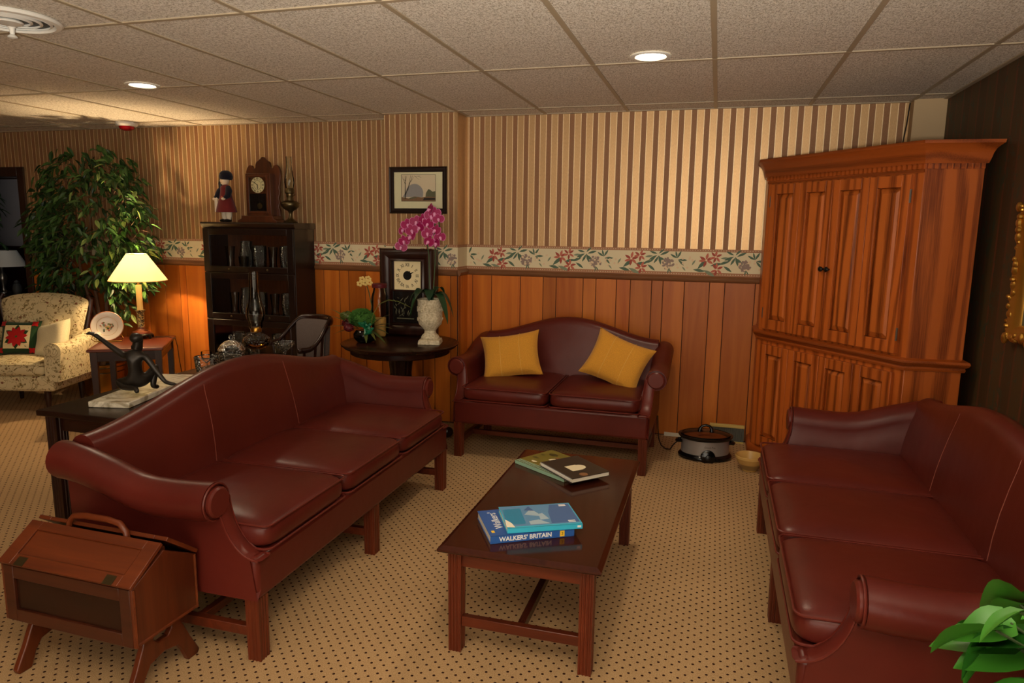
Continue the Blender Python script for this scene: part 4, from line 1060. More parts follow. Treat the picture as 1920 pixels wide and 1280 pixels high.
def clock_face(t, cx, y, cz, r, hands, sq=None, roman=False):
    if sq: f_ = MB().box(cx - sq[0], cx + sq[0], y, y + .002, cz - sq[1], cz + sq[1]).build('dial', 'dial', t, smooth=0)
    else: f_ = MB().xf(Matrix.Translation((cx, y + .002, cz)) @ Matrix.Rotation(PI / 2, 4, 'X')).lathe([(r, 0), (r, .002)], 40).build('dial', 'dial', t)
    ROM = ['XII', 'I', 'II', 'III', 'IV', 'V', 'VI', 'VII', 'VIII', 'IX', 'X', 'XI']
    for k in range(12):
        a = k * PI / 6; rr3 = r * .80
        text('numeral', ROM[k], r * .36, 'ink', f_, (cx + rr3 * math.sin(a), y - .0008, cz + rr3 * math.cos(a)), (PI / 2, a, 0), .0002, sx=.8, bold=.0004)
    for h, L_, wd_ in hands:
        a = R(h); MB().xf(Matrix.Translation((cx, y - .003, cz)) @ Matrix.Rotation(a, 4, 'Y')).add([(-wd_, 0, -.006), (wd_, 0, -.006), (wd_ * 1.4, 0, L_ * .75), (0, 0, L_), (-wd_ * 1.4, 0, L_ * .75)], [(0, 1, 2, 3, 4)]).build('hand', 'black', f_, smooth=0)
    return f_
f_ = clock_face(t, 0, -.0585, .305, .064, ((305, .052, .002), (178, .036, .0025)))
MB().tube([(.036 * math.sin(k * PI / 12), -.0592, .305 + .036 * math.cos(k * PI / 12)) for k in range(24)], .0012, 5, True).build('chapter_ring', 'ink', f_)
MB().box(-.082, .082, -.0565, -.0555, .093, .235).build('tablet', 'tablet', t, smooth=0)
MB().xf(Matrix.Translation((.012, -.058, .135)) @ Matrix.Rotation(PI / 2, 4, 'X')).lathe([(.026, 0), (.024, .003), (0, .005)], 24).build('pendulum', 'old_brass', t)
MB().tube([(0, -.0585, .23), (.012, -.0585, .15)], .0016, 5).build('pendulum_rod', 'old_brass', t)
oil_lamp('oil_lamp', 'dark metal oil lamp with slim glass chimney on top of the bookcase', (-3.395, 5.12, BZ + .0005), None, metal='old_brass')
# ---------------------------------------------------------------- round pedestal table
TX, TY, TTZ = -2.15, 4.55, .725
t = thing('pedestal_table', 'dark round pedestal table in front of the wall pier', 'table', (TX, TY, 0))
MB().lathe([(0, TTZ - .035), (.38, TTZ - .035), (.40, TTZ - .028), (.405, TTZ - .018), (.418, TTZ - .012), (.420, TTZ - .004), (.412, TTZ), (0, TTZ)], 64).build('tabletop', 'dark_wood_x', t)
MB().lathe([(0, TTZ - .075), (.35, TTZ - .075), (.355, TTZ - .07), (.355, TTZ - .035), (0, TTZ - .035)], 56).build('apron', 'dark_wood_x', t)
flp = MB(); n = 40; prs = [(.10, .65), (.085, .60), (.075, .50), (.085, .36), (.11, .26), (.12, .20), (.10, .16), (.08, .12)]
def ped(i, j):
    a = 2 * PI * i; k = j * (len(prs) - 1); q = min(int(k), len(prs) - 2); f = k - q; r = lerp(prs[q][0], prs[q + 1][0], f) * (1 + .03 * math.cos(16 * a)); return (r * math.cos(a), r * math.sin(a), lerp(prs[q][1], prs[q + 1][1], f))
flp.grid(ped, 96, 21, cu=True).build('pedestal', 'dark_wood', t)
for k in range(4):
    a = R(45 + 90 * k - 18)
    MB().xf(Matrix.Rotation(a, 4, 'Z')).tube([(.05, 0, .20), (.14, 0, .20), (.22, 0, .13), (.28, 0, .065), (.33, 0, .04)], [.035, .040, .036, .032, .030], 12).ell((.335, 0, .042), (.045, .038, .0415), 14, 8).build('foot', 'dark_wood', t)

# shelf clock standing on it
t = thing('shelf_clock', 'rectangular dark framed clock with square dial on the round table', 'clock', (-2.232, 4.865, TTZ + .0005))
W2, H2 = .217, .655
def frame_ring(mb, a0, a1, b0, b1, y0, y1):
    """outer half-size a0 x (0..b0 height), inner a1, at depths"""
    return mb
prof = [(0.0, .0), (.0, -.030), (.018, -.046), (.045, -.046), (.075, -.022), (.088, -.030), (.094, -.018), (.094, .0)]
vs = []; fs = []; n = len(prof)
for cx_, cz_ in ((-1, 0), (1, 0), (1, 1), (-1, 1)):
    for d_, y_ in prof:
        vs.append((cx_ * (W2 - d_), y_, d_ if cz_ == 0 else H2 - d_))
for q in range(4):
    for k in range(n - 1): fs.append((q * n + k, q * n + k + 1, ((q + 1) % 4) * n + k + 1, ((q + 1) % 4) * n + k))
MB().add(vs, fs).build('frame', 'walnut_dark' if 'walnut_dark' in MATS else 'dark_wood', t, smooth=50)
MB().box(-W2 + .004, W2 - .004, .0, .085, .004, H2 - .004).build('case', 'dark_wood', t)
clock_face(t, 0, -.008, .455, .100, ((62, .062, .003), (35, .045, .003)), sq=(.108, .108))
MB().xf(Matrix.Translation((0, -.0085, .455)) @ Matrix.Rotation(PI / 2, 4, 'X')).lathe([(.034, 0), (.034, .0006)], 28).build('dial_centre', 'black', t)
MB().box(-.122, .122, -.006, -.003, .096, .335).build('tablet', 'tablet', t, smooth=0)
tb = MB(); rr4 = random.Random(9)
for k in range(26):
    x, z = rr4.uniform(-.10, .02), rr4.uniform(.14, .28); a = rr4.uniform(20, 160); L_ = rr4.uniform(.02, .05)
    tb.poly([(x, -.0066, z), (x + L_ * .5 * math.cos(R(a)) + .004, -.0066, z + L_ * .5 * math.sin(R(a))), (x + L_ * math.cos(R(a)), -.0066, z + L_ * math.sin(R(a))), (x + L_ * .5 * math.cos(R(a)) - .004, -.0066, z + L_ * .5 * math.sin(R(a)))])
tb.box(-.09, .05, -.0066, -.0062, .125, .131)
tb.build('tablet_painting', 'wash_green', t, smooth=0, fix=False)
MB().box(-.122, .122, -.012, -.0105, .336, .345).build('glazing_bar', 'dark_wood', t)

# urn with orchid
UX, UY = -1.925, 4.565
t = thing('stone_urn', 'cream carved stone urn holding the orchid on the round table', 'urn', (UX, UY, TTZ + .0005), R(14))
MB().taper((-.078, .078, -.078, .078), (-.074, .074, -.074, .074), 0, .032).build('foot_plate', 'stone', t, bevel=.004)
MB().lathe([(.062, .032), (.066, .045), (.058, .060), (.042, .075), (.040, .095), (.058, .118), (.080, .140), (.086, .165), (.086, .20), (.088, .30), (.092, .312), (.090, .318), (.080, .316), (.078, .29), (0, .285)], 36).build('bowl', 'stone', t)
car = MB()
for k in range(8):
    a0 = k * PI / 4
    for sgn in (-1, 1):
        pth = []
        for q in range(15):
            th = q * .55; rr5 = .022 * (1 - q / 18); aa = a0 + sgn * (.24 - (rr5 * math.cos(th)) / .088); pth.append((.0885 * math.cos(aa), .0885 * math.sin(aa), .245 + rr5 * math.sin(th)))
        car.tube(pth, .0048, 5)
    car.tube([(.088 * math.cos(a0 + q * PI / 32), .088 * math.sin(a0 + q * PI / 32), .185 - .018 * math.sin(PI * q / 8)) for q in range(9)], .004, 5)
car.build('carving', 'stone', t)['kind'] = 'stuff'
def blade(path, ws, fold=.25, n=2):
    """curved leaf along a path with half widths"""
    mb = MB(); P_ = [Vector(p) for p in path]; vs = []; m = len(P_)
    for i in range(m):
        tg = (P_[min(i + 1, m - 1)] - P_[max(i - 1, 0)]).normalized(); side = tg.cross(Vector((0, 0, 1)))
        side = side.normalized() if side.length > 1e-4 else Vector((1, 0, 0)); up = side.cross(tg)
        vs += [P_[i] - side * ws[i] + up * ws[i] * fold, P_[i] - up * 0.0, P_[i] + side * ws[i] + up * ws[i] * fold]
    fs = []
    for i in range(m - 1):
        for k in range(2): fs.append((i * 3 + k, i * 3 + k + 1, i * 3 + 4 + k, i * 3 + 3 + k))
    return mb.add(vs, fs)
t = thing('orchid', 'magenta moth orchid in bloom growing from the stone urn', 'plant', (UX, UY, TTZ + .287))
MB().lathe([(.0, 0), (.074, 0), (.074, .012), (.04, .02), (0, .022)], 20).build('moss', 'soil', t)
for a, L_, drop, w_ in ((175, .16, .20, .034), (205, .15, .10, .040), (5, .17, .18, .036), (-25, .18, .22, .034), (60, .13, .03, .03), (250, .15, .05, .040), (-70, .14, .06, .040), (225, .15, .16, .034)):
    ca, sa = math.cos(R(a)), math.sin(R(a)); pth = []; ws = []
    for k in range(9):
        q = k / 8; pth.append((ca * L_ * q, sa * L_ * q, .02 + .10 * math.sin(PI * min(1, q * .75)) - drop * q ** 2.2)); ws.append(w_ * math.sin(PI * (0.08 + .90 * q)) ** .7 if k < 8 else .002)
    blade(pth, ws).build('leaf', 'orchid_leaf', t, fix=False)
stems = [[(-.01, 0, 0), (-.012, .02, .16), (-.020, .03, .34), (-.035, .01, .48), (-.075, -.02, .58), (-.14, -.045, .565), (-.19, -.06, .50)], [(.02, 0, 0), (.022, .02, .16), (.035, .02, .34), (.03, .0, .50), (.055, -.02, .62), (.085, -.05, .62), (.10, -.07, .53), (.095, -.08, .46)]]
for s_ in stems: MB().tube(s_, .0045, 7).build('stem', 'stem_green', t)
pet = MB()
def petal(ang, L_, w_, cup, mi):
    c, s = math.cos(R(ang)), math.sin(R(ang)); out = []
    for (u, v) in ((0, 0), (.35, .42), (.65, .5), (.9, .3), (1, 0), (.9, -.3), (.65, -.5), (.35, -.42)):
        x, z = u * L_, v * w_; out.append((x * c - z * s, -cup * u * (1 - u) * 3 + mi * .0012, x * s + z * c))
    pet.mat(mi).add(out, [(0, 1, 2, 3, 4, 5, 6, 7)])
for ang, L_, w_ in ((0, .040, .046), (180, .040, .046), (90, .036, .028), (218, .036, .026), (322, .036, .026)):
    petal(ang, L_ * .92, w_ * .9, .004, 0); petal(ang, L_, w_, .004, 1)
pet.mat(2).ell((0, -.008, -.006), (.009, .010, .010), 8, 6).mat(2).ell((0, -.014, -.014), (.006, .006, .008), 8, 5)
pm_ = pet.mesh('flower', ['orchid_petal', 'orchid_edge', 'orchid_lip'], 60, fix=False)
rr6 = random.Random(4)
spots = [(-.165, -.075, .50), (-.125, -.09, .535), (-.155, -.085, .425), (-.095, -.10, .455), (-.185, -.07, .385), (-.065, -.08, .555), (-.085, -.11, .50), (-.01, -.08, .575), (.03, -.10, .545), (.045, -.08, .60), (.075, -.09, .615), (.105, -.10, .575), (.09, -.11, .50), (.115, -.10, .455), (.03, -.11, .48), (.045, -.12, .425), (.10, -.12, .415), (-.03, -.10, .52), (.035, -.075, .64)]
for (x, y, z) in spots:
    o = bpy.data.objects.new('flower', pm_); C.objects.link(o); o.parent = t; o.location = (x, y, z + .01)
    o.rotation_euler = (R(rr6.uniform(-20, 12)), R(rr6.uniform(-25, 25)), R(rr6.uniform(-45, 40))); k = rr6.uniform(1.08, 1.32); o.scale = (k, k, k)

# flower arrangement in a dark bowl
t = thing('flower_arrangement', 'green and dark red flower arrangement in a dark glass bowl on the round table', 'plant', (-2.385, 4.46, TTZ + .0005))
t.scale = (1.3, 1.2, 1.08)
MB().lathe([(.03, 0), (.045, .004), (.062, .03), (.064, .055), (.05, .078), (.046, .082), (.0, .075)], 26).build('bowl', 'black_gloss', t)
def shaggy(c, r, mat, n, seed):
    mb = MB(); q = random.Random(seed); mb.ell(c, tuple(k * .86 for k in r), 16, 10)
    for k in range(n):
        a, b_ = q.uniform(0, 2 * PI), math.asin(q.uniform(-.6, 1)); d = Vector((math.cos(a) * math.cos(b_), math.sin(a) * math.cos(b_), math.sin(b_)))
        p0 = Vector(c) + Vector((d.x * r[0], d.y * r[1], d.z * r[2])) * .84; p1 = Vector(c) + Vector((d.x * r[0], d.y * r[1], d.z * r[2])) * q.uniform(.98, 1.1); s_ = d.orthogonal().normalized() * .005
        mb.add([p0 - s_, p0 + s_, p1], [(0, 1, 2)])
    return mb.build('bloom', mat, t, smooth=0, fix=False)
shaggy((-.015, 0, .155), (.075, .07, .068), 'moss', 700, 1)
shaggy((-.10, .0, .12), (.040, .04, .04), 'berry', 160, 2)
shaggy((-.075, -.045, .095), (.030, .03, .03), 'berry', 120, 3)
shaggy((-.11, .01, .165), (.045, .04, .035), 'arrange_leaf', 150, 5)
rr7 = random.Random(8)
for a, L_, dz in ((190, .20, -.01), (200, .17, .03), (170, .18, .05), (215, .16, -.03), (-10, .13, -.02), (-30, .15, -.05), (-50, .13, -.04), (10, .15, .01), (-70, .12, -.05), (30, .14, .04), (-20, .17, .0)):
    pth = [(.03 * math.cos(R(a)) + L_ * q * math.cos(R(a)), .6 * L_ * q * math.sin(R(a)) - .02, .09 + (.07 * q + dz * q * 2 - .05 * q * q)) for q in (0, .25, .5, .75, 1)]
    blade(pth, [.003, .010, .012, .008, .0008]).build('leaf', 'arrange_leaf', t, fix=False)
for k in range(5):
    a = R(-70 + 40 * k); MB().tube([(.03, -.06, .10), (.03 + .035 * math.cos(a), -.075, .10 + .035 * math.sin(a)), (.03 + .05 * math.cos(a + .6), -.07, .10 + .045 * math.sin(a + .6)), (.03, -.06, .10)], [.004, .012, .010, .004], 6).build('ribbon_loop', 'ribbon', t)
MB().tube([(.03, .0, .15), (.045, .0, .24), (.03, .0, .33), (.01, .0, .40)], .003, 6).build('stem', 'stem_green', t)
for x, z in ((-.005, .415), (.03, .42), (.012, .392), (-.02, .385), (.038, .395)):
    m_ = MB()
    for q in range(5):
        a = q * 1.257; m_.ell((x + .012 * math.cos(a), -.01, z + .012 * math.sin(a)), (.009, .004, .009), 8, 5)
    m_.build('blossom', 'petal_yellow', t)
MB().tube([(.10, -.02, .26), (.16, -.03, .29), (.22, -.04, .285), (.30, -.05, .25)], [.003, .003, .0025, .001], 5).build('grass_blade', 'arrange_leaf', t)
MB().tube([(.04, -.02, .09), (.07, -.03, .2), (.10, -.02, .26)], .002, 5).build('grass_blade', 'arrange_leaf', t)
# candle jar behind it
t = thing('candle_jar', 'glass candle jar with dark red lid behind the flower arrangement', 'jar', (-2.405, 4.74, TTZ + .0005))
vessel(MB(), [(.001, .003), (.055, 0), (.062, .02), (.066, .20), (.062, .30), (.048, .345), (.046, .365)], .003, 28).build('jar', 'amber_glass', t)
MB().lathe([(.0, .366), (.054, .366), (.056, .370), (.056, .392), (.05, .398), (0, .40)], 28).build('lid', 'berry', t)
MB().lathe([(.0, .006), (.045, .006), (.045, .14), (0, .145)], 20).build('candle', 'candle_cream', t)

# framed watercolour on the pier
t = thing('framed_picture', 'small framed watercolour of bare trees on the wall pier', 'picture', (-2.232, YCOL - .0005, 1.645), 0)
FW, FH = .240, .352
prof = [(0, 0), (0, -.014), (.006, -.020), (.012, -.016), (.018, -.017), (.036, -.012), (.040, -.006), (.040, 0)]; n = len(prof); vs = []; fs = []
for cx_, cz_ in ((-1, 0), (1, 0), (1, 1), (-1, 1)):
    for d_, y_ in prof: vs.append((cx_ * (FW - d_), y_, d_ if cz_ == 0 else FH - d_))
for q in range(4):
    for k in range(n - 1): fs.append((q * n + k, q * n + k + 1, ((q + 1) % 4) * n + k + 1, ((q + 1) % 4) * n + k))
MB().add(vs, fs).build('frame', 'black_wood', t, smooth=40)
MB().box(-FW + .03, FW - .03, -.006, -.004, .03, FH - .03).build('mat_board', 'print_cream', t, smooth=0)
pc = MB()
def flat(pts, mi, k): pc.mat(mi).poly([(x, -.0062 - k * .00012, z) for x, z in pts])
PX0, PX1, PZ0, PZ1 = -.138, .142, .095, .292
flat([(PX0 - .003, PZ0 - .003), (PX1 + .003, PZ0 - .003), (PX1 + .003, PZ1 + .003), (PX0 - .003, PZ1 + .003)], 4, 0)
flat([(PX0, PZ0), (PX1, PZ0), (PX1, PZ1), (PX0, PZ1)], 0, 1)
flat([(-.13, .125)] + [(-.03 + .075 * math.cos(R(a)), .15 + .075 * math.sin(R(a))) for a in range(170, -10, -20)] + [(.04, .125)], 1, 2)
flat([(.06, .12), (.065, .155), (.085, .185), (.10, .18), (.12, .165), (PX1, .17), (PX1, .12)], 2, 3)
flat([(PX0, .125), (-.08, .115), (-.03, .13), (.03, .122), (.08, .13), (PX1, .125), (PX1, PZ0), (PX0, PZ0)], 3, 4)
flat([(-.09, .105), (-.02, .118), (.0, .128), (-.06, .122)], 2, 5)
flat([(.04, .100), (PX1, .104), (PX1, .118), (.05, .120)], 4, 5)
def br(x0, z0, x1, z1, w_, k): 
    d = Vector((x1 - x0, z1 - z0)).normalized(); n_ = Vector((-d.y, d.x)) * w_
    flat([(x0 - n_.x, z0 - n_.y), (x0 + n_.x, z0 + n_.y), (x1 + n_.x * .4, z1 + n_.y * .4), (x1 - n_.x * .4, z1 - n_.y * .4)], 4, k)
for a in ((-.108, .112, -.105, .285, .004), (-.108, .135, -.045, .285, .0035), (-.085, .175, -.06, .29, .002), (-.106, .22, -.13, .28, .0018), (-.106, .25, -.128, .262, .0015), (-.105, .24, -.092, .285, .0015), (-.06, .24, -.035, .275, .0015), (-.03, .285, .01, .255, .0012), (.0, .28, .03, .27, .0012), (-.02, .28, .02, .285, .001)): br(*a, 6)
pc.build('watercolour', ['sky_wash', 'wash_blue', 'wash_green', 'wash_brown', 'ink'], t, smooth=0, fix=False)
MB().box(-FW + .036, FW - .036, -.0095, -.009, .036, FH - .036).build('pane', 'glass', t, smooth=0)

# gilt frame on the right wall
t = thing('gilt_frame', 'ornate gilded picture frame on the dark right-hand wall', 'picture', (XR - .0005, 3.33, 1.06), -PI / 2)
GW, GH = .40, .62
gm = MB(); vs = []; fs = []; prof = [(0, 0), (0, -.02), (.02, -.045), (.05, -.035), (.075, -.015), (.08, 0)]; n = len(prof)
for cx_, cz_ in ((-1, 0), (1, 0), (1, 1), (-1, 1)):
    for d_, y_ in prof: vs.append((cx_ * (GW - d_), y_, d_ if cz_ == 0 else GH - d_))
for q in range(4):
    for k in range(n - 1): fs.append((q * n + k, q * n + k + 1, ((q + 1) % 4) * n + k + 1, ((q + 1) % 4) * n + k))
gm.add(vs, fs).build('frame', 'gold', t, smooth=40)
orn = MB(); rr8 = random.Random(2)
for k in range(150):
    e = k / 150 * 4; q = int(e); f = e - q
    x, z = [(-GW + 2 * GW * f, .02), (GW - .02, GH * f), (GW - 2 * GW * f, GH - .02), (-GW + .02, GH - GH * f)][q]
    r = rr8.uniform(.012, .026); orn.ell((x + rr8.uniform(-.022, .012) * (1 if q in (0, 2) else 1), -.036 + rr8.uniform(-.008, .01), z + rr8.uniform(-.012, .012)), (r, .014, r * rr8.uniform(.6, 1.2)), 8, 5)
orn.build('carved_leaves', 'gold', t)
MB().box(-GW + .07, GW - .07, -.006, -.002, .07, GH - .07).build('canvas', 'wash_green', t, smooth=0)

# ---------------------------------------------------------------- slow cooker, bowl, heater grille
CX, CY = -.005, 4.85
t = thing('slow_cooker', 'oval steel and black slow cooker with glass lid on the carpet', 'slow cooker', (CX, CY, 0.0005), R(6))
MB().lathe([(.155, 0), (.178, .006), (.180, .02), (.168, .036), (.160, .040)], 48, sy=.78).build('base', 'black_gloss', t)
MB().lathe([(.160, .036), (.160, .138), (.150, .14)], 48, sy=.78).build('body', 'steel_grey', t)
MB().olathe([(.160, .136), (.172, .140), (.182, .152), (.184, .160), (.176, .163), (.158, .158), (.150, .12), (.001, .11)], 48, sy=.78).build('crock', 'black_gloss', t)
MB().lathe([(0, .140), (.148, .140), (.149, .142), (0, .143)], 40, sy=.78).build('stew', 'stew', t)
l = MB().olathe([(.168, .162), (.160, .166), (.12, .174), (.06, .180), (.001, .182)], 48, sy=.78).build('lid', 'glass', t)
MB().tube([(.164 * math.cos(k * PI / 24), .164 * .78 * math.sin(k * PI / 24), .164) for k in range(48)], .004, 6, True).build('lid_rim', 'black_gloss', l)
MB().tube([(-.040, 0, .180), (-.038, 0, .200), (-.024, 0, .218), (0, 0, .224), (.024, 0, .218), (.038, 0, .200), (.040, 0, .180)], [.016, .012, .009, .009, .009, .012, .016], 10).build('lid_handle', 'black_gloss', l)
for s in (-1, 1):
    MB().tube([(s * .155, -.03, .112), (s * .185, -.022, .110), (s * .192, 0, .108), (s * .185, .022, .110), (s * .155, .03, .112)], .010, 8).build('handle', 'black_gloss', t)
MB().xf(Matrix.Translation((.01, -.128, .035)) @ Matrix.Rotation(PI / 2 - .12, 4, 'X')).lathe([(.050, 0), (.049, .006), (.040, .010), (0, .011)], 32).build('control_panel', 'black_gloss', t)
k_ = MB().xf(Matrix.Translation((.01, -.139, .034)) @ Matrix.Rotation(PI / 2 - .12, 4, 'X')).lathe([(.018, 0), (.017, .012), (.010, .015), (0, .015)], 20).build('knob', 'black', t)
text('lettering', 'Crock-Pot', .017, 'ink', t, (.02, -.1262, .102), (PI / 2, 0, R(6)), .0002)
tag(MB().tube([(-.185, 4.845, .10), (-.215, 4.85, .07), (-.24, 4.88, .02), (-.275, 4.93, .006), (-.31, 5.0, .006), (-.335, 5.08, .03), (-.35, 5.16, .09), (-.36, 5.24, .16)], .004, 6).build('power_cord', 'black'), 'black cord running from the slow cooker towards the wall behind the loveseat', 'cord')
t = thing('mixing_bowl', 'yellow-brown pottery bowl on the carpet beside the slow cooker', 'bowl', (.282, 4.655, 0.0005))
MB().olathe([(.001, .004), (.045, 0), (.050, .012), (.075, .050), (.088, .080), (.093, .086), (.093, .100), (.088, .104), (.084, .098), (.070, .055), (.045, .018), (.001, .014)], 36).build('bowl', 'yellowware', t)
MB().olathe([(.0515, .012), (.0655, .033), (.0762, .050)], 36).build('glaze_band', 'yellowware_dark', t)
t = thing('heating_grille', 'ribbed metal heating grille low on the wall beside the oak cabinet', 'vent', (.02, YB - .012, .0), 0)
t.scale = (.82, 1, 1)
MB().box(0, .30, -.028, 0, .112, .135).build('top_rail', 'vent_gold', t, bevel=.003)
MB().box(0, .30, -.010, 0, .005, .112).build('back_plate', 'grey_dark', t)
MB().box(0, .30, -.026, -.0, 0, .010).build('bottom_rail', 'vent_gold', t)
for k in range(30): MB().box(.003 + k * .01, .0075 + k * .01, -.022, -.010, .010, .112).build('slat', 'vent_metal', t, smooth=0)
tag(MB().box(-.31, -.02, YB - .016, YB - .0095, 0.001, .03).build('skirting_strip', 'offwhite', bevel=.002), 'short pale skirting strip at the wall foot behind the slow cooker', 'skirting')
# ---------------------------------------------------------------- floral armchair
AX, AY, AR = -5.44, 4.17, R(16)
t = thing('armchair', 'cream floral armchair with wood-trimmed wings at the left edge', 'armchair', (AX, AY, 0), AR)
t.scale = (1.12, 1.0, 1.0)
for x, y in ((-.26, .04), (.26, .04), (-.24, .52), (.24, .52)):
    MB().lathe([(.013, 0), (.015, .03), (.020, .09), (.024, .15), (.022, .17), (.026, .19)], 14, (x, y, 0)).build('leg', 'dark_wood', t)
MB().box(-.33, .33, 0.0, .56, .185, .315).build('seat_frame', 'floral_fabric', t, bevel=.03, seg=3)
cu = cushion_mb(-.275, .275, -.015, .50, .305, .425, crown=.02).build('seat_cushion', 'floral_fabric', t)
MB().tube(rrect(-.27, .27, -.012, .49, .03, .408), .005, 6, True).build('piping', 'floral_fabric', cu)
def backfn(sg):
    def fn(i, j):
        u = 2 * i - 1; z = lerp(.38, .935 - .035 * u * u - .03 * abs(u) ** 6, j); w_ = lerp(.27, .345, j)
        y = lerp(.46, .58, j) - .04 * u * u * j; th = .055 * (1 - u ** 6) ** .5 * (1 - (2 * j - 1) ** 8) ** .5
        ch = .010 * abs(math.sin(2.5 * PI * i)) if sg < 0 else 0
        return (u * w_, y + sg * th - ch * math.sin(PI * j), z)
    return fn
bm_ = MB(); bm_.grid(backfn(-1), 30, 16).grid(backfn(1), 30, 16); bk = bm_.build('backrest', 'floral_fabric', t)
for s in (-1, 1):
    MB().tube([(s * .275, .50, .40), (s * .31, .525, .60), (s * .345, .545, .80), (s * .352, .55, .88), (s * .33, .555, .925)], [.012, .014, .016, .018, .012], 8).build('wood_trim', 'dark_wood', t)
    def armfn(i, j, s=s):
        y = lerp(-.005, .52, i); a = 2 * PI * j; top = .585 + .05 * sst(.3, 1, i) - .02 * math.sin(PI * i)
        rx, rz_ = .062, .062
        x = .345 + rx * math.cos(a); z = top - .06 + rz_ * math.sin(a)
        if math.sin(a) < -.2: z = lerp(z, .25, .9)
        return (s * (x if z > .4 else .335 + (.045 if math.cos(a) > 0 else -.055)), y, z)
    am = MB(); am.grid(armfn, 12, 24, cv=True); n = 24
    am.poly([armfn(0, j / 24) for j in range(24)]); am.poly([armfn(1, j / 24) for j in range(24)])
    arm = am.build('arm', 'floral_fabric', t, bevel=.006)
    MB().tube([(s * .345, -.006, .525), (s * .345, -.016, .525), (s * .345, -.020, .525)], [.046, .046, .036], 20).build('arm_front', 'floral_fabric', arm)
Ma = Matrix.Translation((AX, AY, 0)) @ Matrix.Rotation(AR, 4, 'Z')
pt = Ma @ Vector((-.10, .29, .43))
po = pillow('throw_pillow', 'red poinsettia needlepoint cushion with green border on the floral armchair', 'poinsettia_green', .33, .30, .10, pt, (R(-20), 0, AR + R(4)))
def pz(x, z):   # front surface of the cushion
    u, v = 2 * x / .33, 2 * z / .30 - 1
    return -.05 * max(0, 1 - u ** 4) ** .55 * max(0, 1 - v ** 4) ** .55
def patch(pts, mat, dy, name):
    mb = MB(); c = (sum(p[0] for p in pts) / len(pts), sum(p[1] for p in pts) / len(pts)); V_ = [(c[0], pz(*c) - dy, c[1])]
    n = len(pts)
    for k in (.5, 1):
        V_ += [(lerp(c[0], p[0], k), pz(lerp(c[0], p[0], k), lerp(c[1], p[1], k)) - dy, lerp(c[1], p[1], k)) for p in pts]
    F_ = [(0, 1 + k, 1 + (k + 1) % n) for k in range(n)] + [(1 + k, 1 + n + k, 1 + n + (k + 1) % n, 1 + (k + 1) % n) for k in range(n)]
    return mb.add(V_, F_).build(name, mat, po, smooth=60, fix=False)
sq = []
for (x0, z0_), (x1, z1_) in (((-.105, .05), (.105, .05)), ((.105, .05), (.105, .25)), ((.105, .25), (-.105, .25)), ((-.105, .25), (-.105, .05))):
    sq += [(lerp(x0, x1, k / 6), lerp(z0_, z1_, k / 6)) for k in range(6)]
patch(sq, 'poinsettia_cream', .003, 'needlepoint_ground')
def lf(cx, cz, a, L_, w_): 
    c, s = math.cos(R(a)), math.sin(R(a)); return [(cx + u * L_ * c - v * w_ * s, cz + u * L_ * s + v * w_ * c) for u, v in ((0, 0), (.3, .4), (.55, .5), (.8, .3), (1, 0), (.8, -.3), (.55, -.5), (.3, -.4))]
for k in range(6): patch(lf(0, .15, 30 + 60 * k, .105, .05), 'poinsettia_green', .005, 'leaf_motif')
for k in range(10): patch(lf(0, .15, 36 * k + 8, .09, .042), 'poinsettia_red', .0065 + k * .0002, 'petal_motif')
patch(lf(-.012, .15, 0, .024, .022), 'arrange_leaf', .010, 'flower_centre')
for sx in (-1, 1):
    for sz in (.035, .265): 
        for k in range(4): patch(lf(sx * .128, sz, 45 + 90 * k, .030, .022), 'poinsettia_red', .004, 'corner_motif')
pt = Ma @ Vector((.20, .25, .43))
pillow('throw_pillow', 'plain cream cushion beside the poinsettia cushion on the floral armchair', 'cream_fabric', .36, .31, .12, pt, (R(-24), R(-14), AR + R(-16)))

# ---------------------------------------------------------------- end table with lamp and plate
EA = R(33.7); ETZ = .575
t = thing('end_table', 'dark reddish wooden end table under the lit lamp', 'table', (-4.58, 4.605, 0), EA)
MB().box(-.27, .27, -.33, .33, ETZ - .024, ETZ).build('tabletop', 'mahogany_x', t, bevel=.007)
for sx in (-1, 1):
    for sy in (-1, 1): MB().taper((sx * .228 - .018, sx * .228 + .018, sy * .285 - .018, sy * .285 + .018), (sx * .228 - .025, sx * .228 + .025, sy * .285 - .025, sy * .285 + .025), 0, ETZ - .024).build('leg', 'dark_wood', t)
    MB().box(sx * .235 - .01, sx * .235 + .01, -.265, .265, ETZ - .10, ETZ - .024).build('apron', 'dark_wood_x', t)
    MB().box(-.21, .21, sx * .292 - .01, sx * .292 + .01, ETZ - .10, ETZ - .024).build('apron', 'dark_wood_x', t)
LX, LY = -4.672, 4.79
t = thing('table_lamp', 'lit table lamp with cream shade and candlestick base on the end table', 'lamp', (LX, LY, ETZ + .0005))
for k in range(6):
    a = k * PI / 3; MB().tube([(.060 * math.cos(a), .060 * math.sin(a), .03), (.082 * math.cos(a), .082 * math.sin(a), .022), (.086 * math.cos(a), .086 * math.sin(a), .008), (.078 * math.cos(a), .078 * math.sin(a), .0)], [.014, .014, .011, .009], 8).build('foot', 'black', t)
MB().lathe([(.0, .025), (.084, .026), (.086, .034), (.078, .044), (.0, .045)], 30).build('stand', 'black', t)
MB().lathe([(.0, .045), (.074, .045), (.070, .058), (.045, .068), (.030, .080), (.028, .098), (0, .098)], 30).build('base', 'chinoiserie', t)
def col_mat():
    m, nt, b = base('lamp_column', lin((150, 120, 70)), .35)
    n_ = noise(nt, coords(nt), 60, 4, .6, 1.0); nt.links.new(ramp(nt, n_, [(.45, lin((34, 24, 18))), (.55, lin((190, 160, 100)))]), b.inputs['Base Color'])
col_mat()
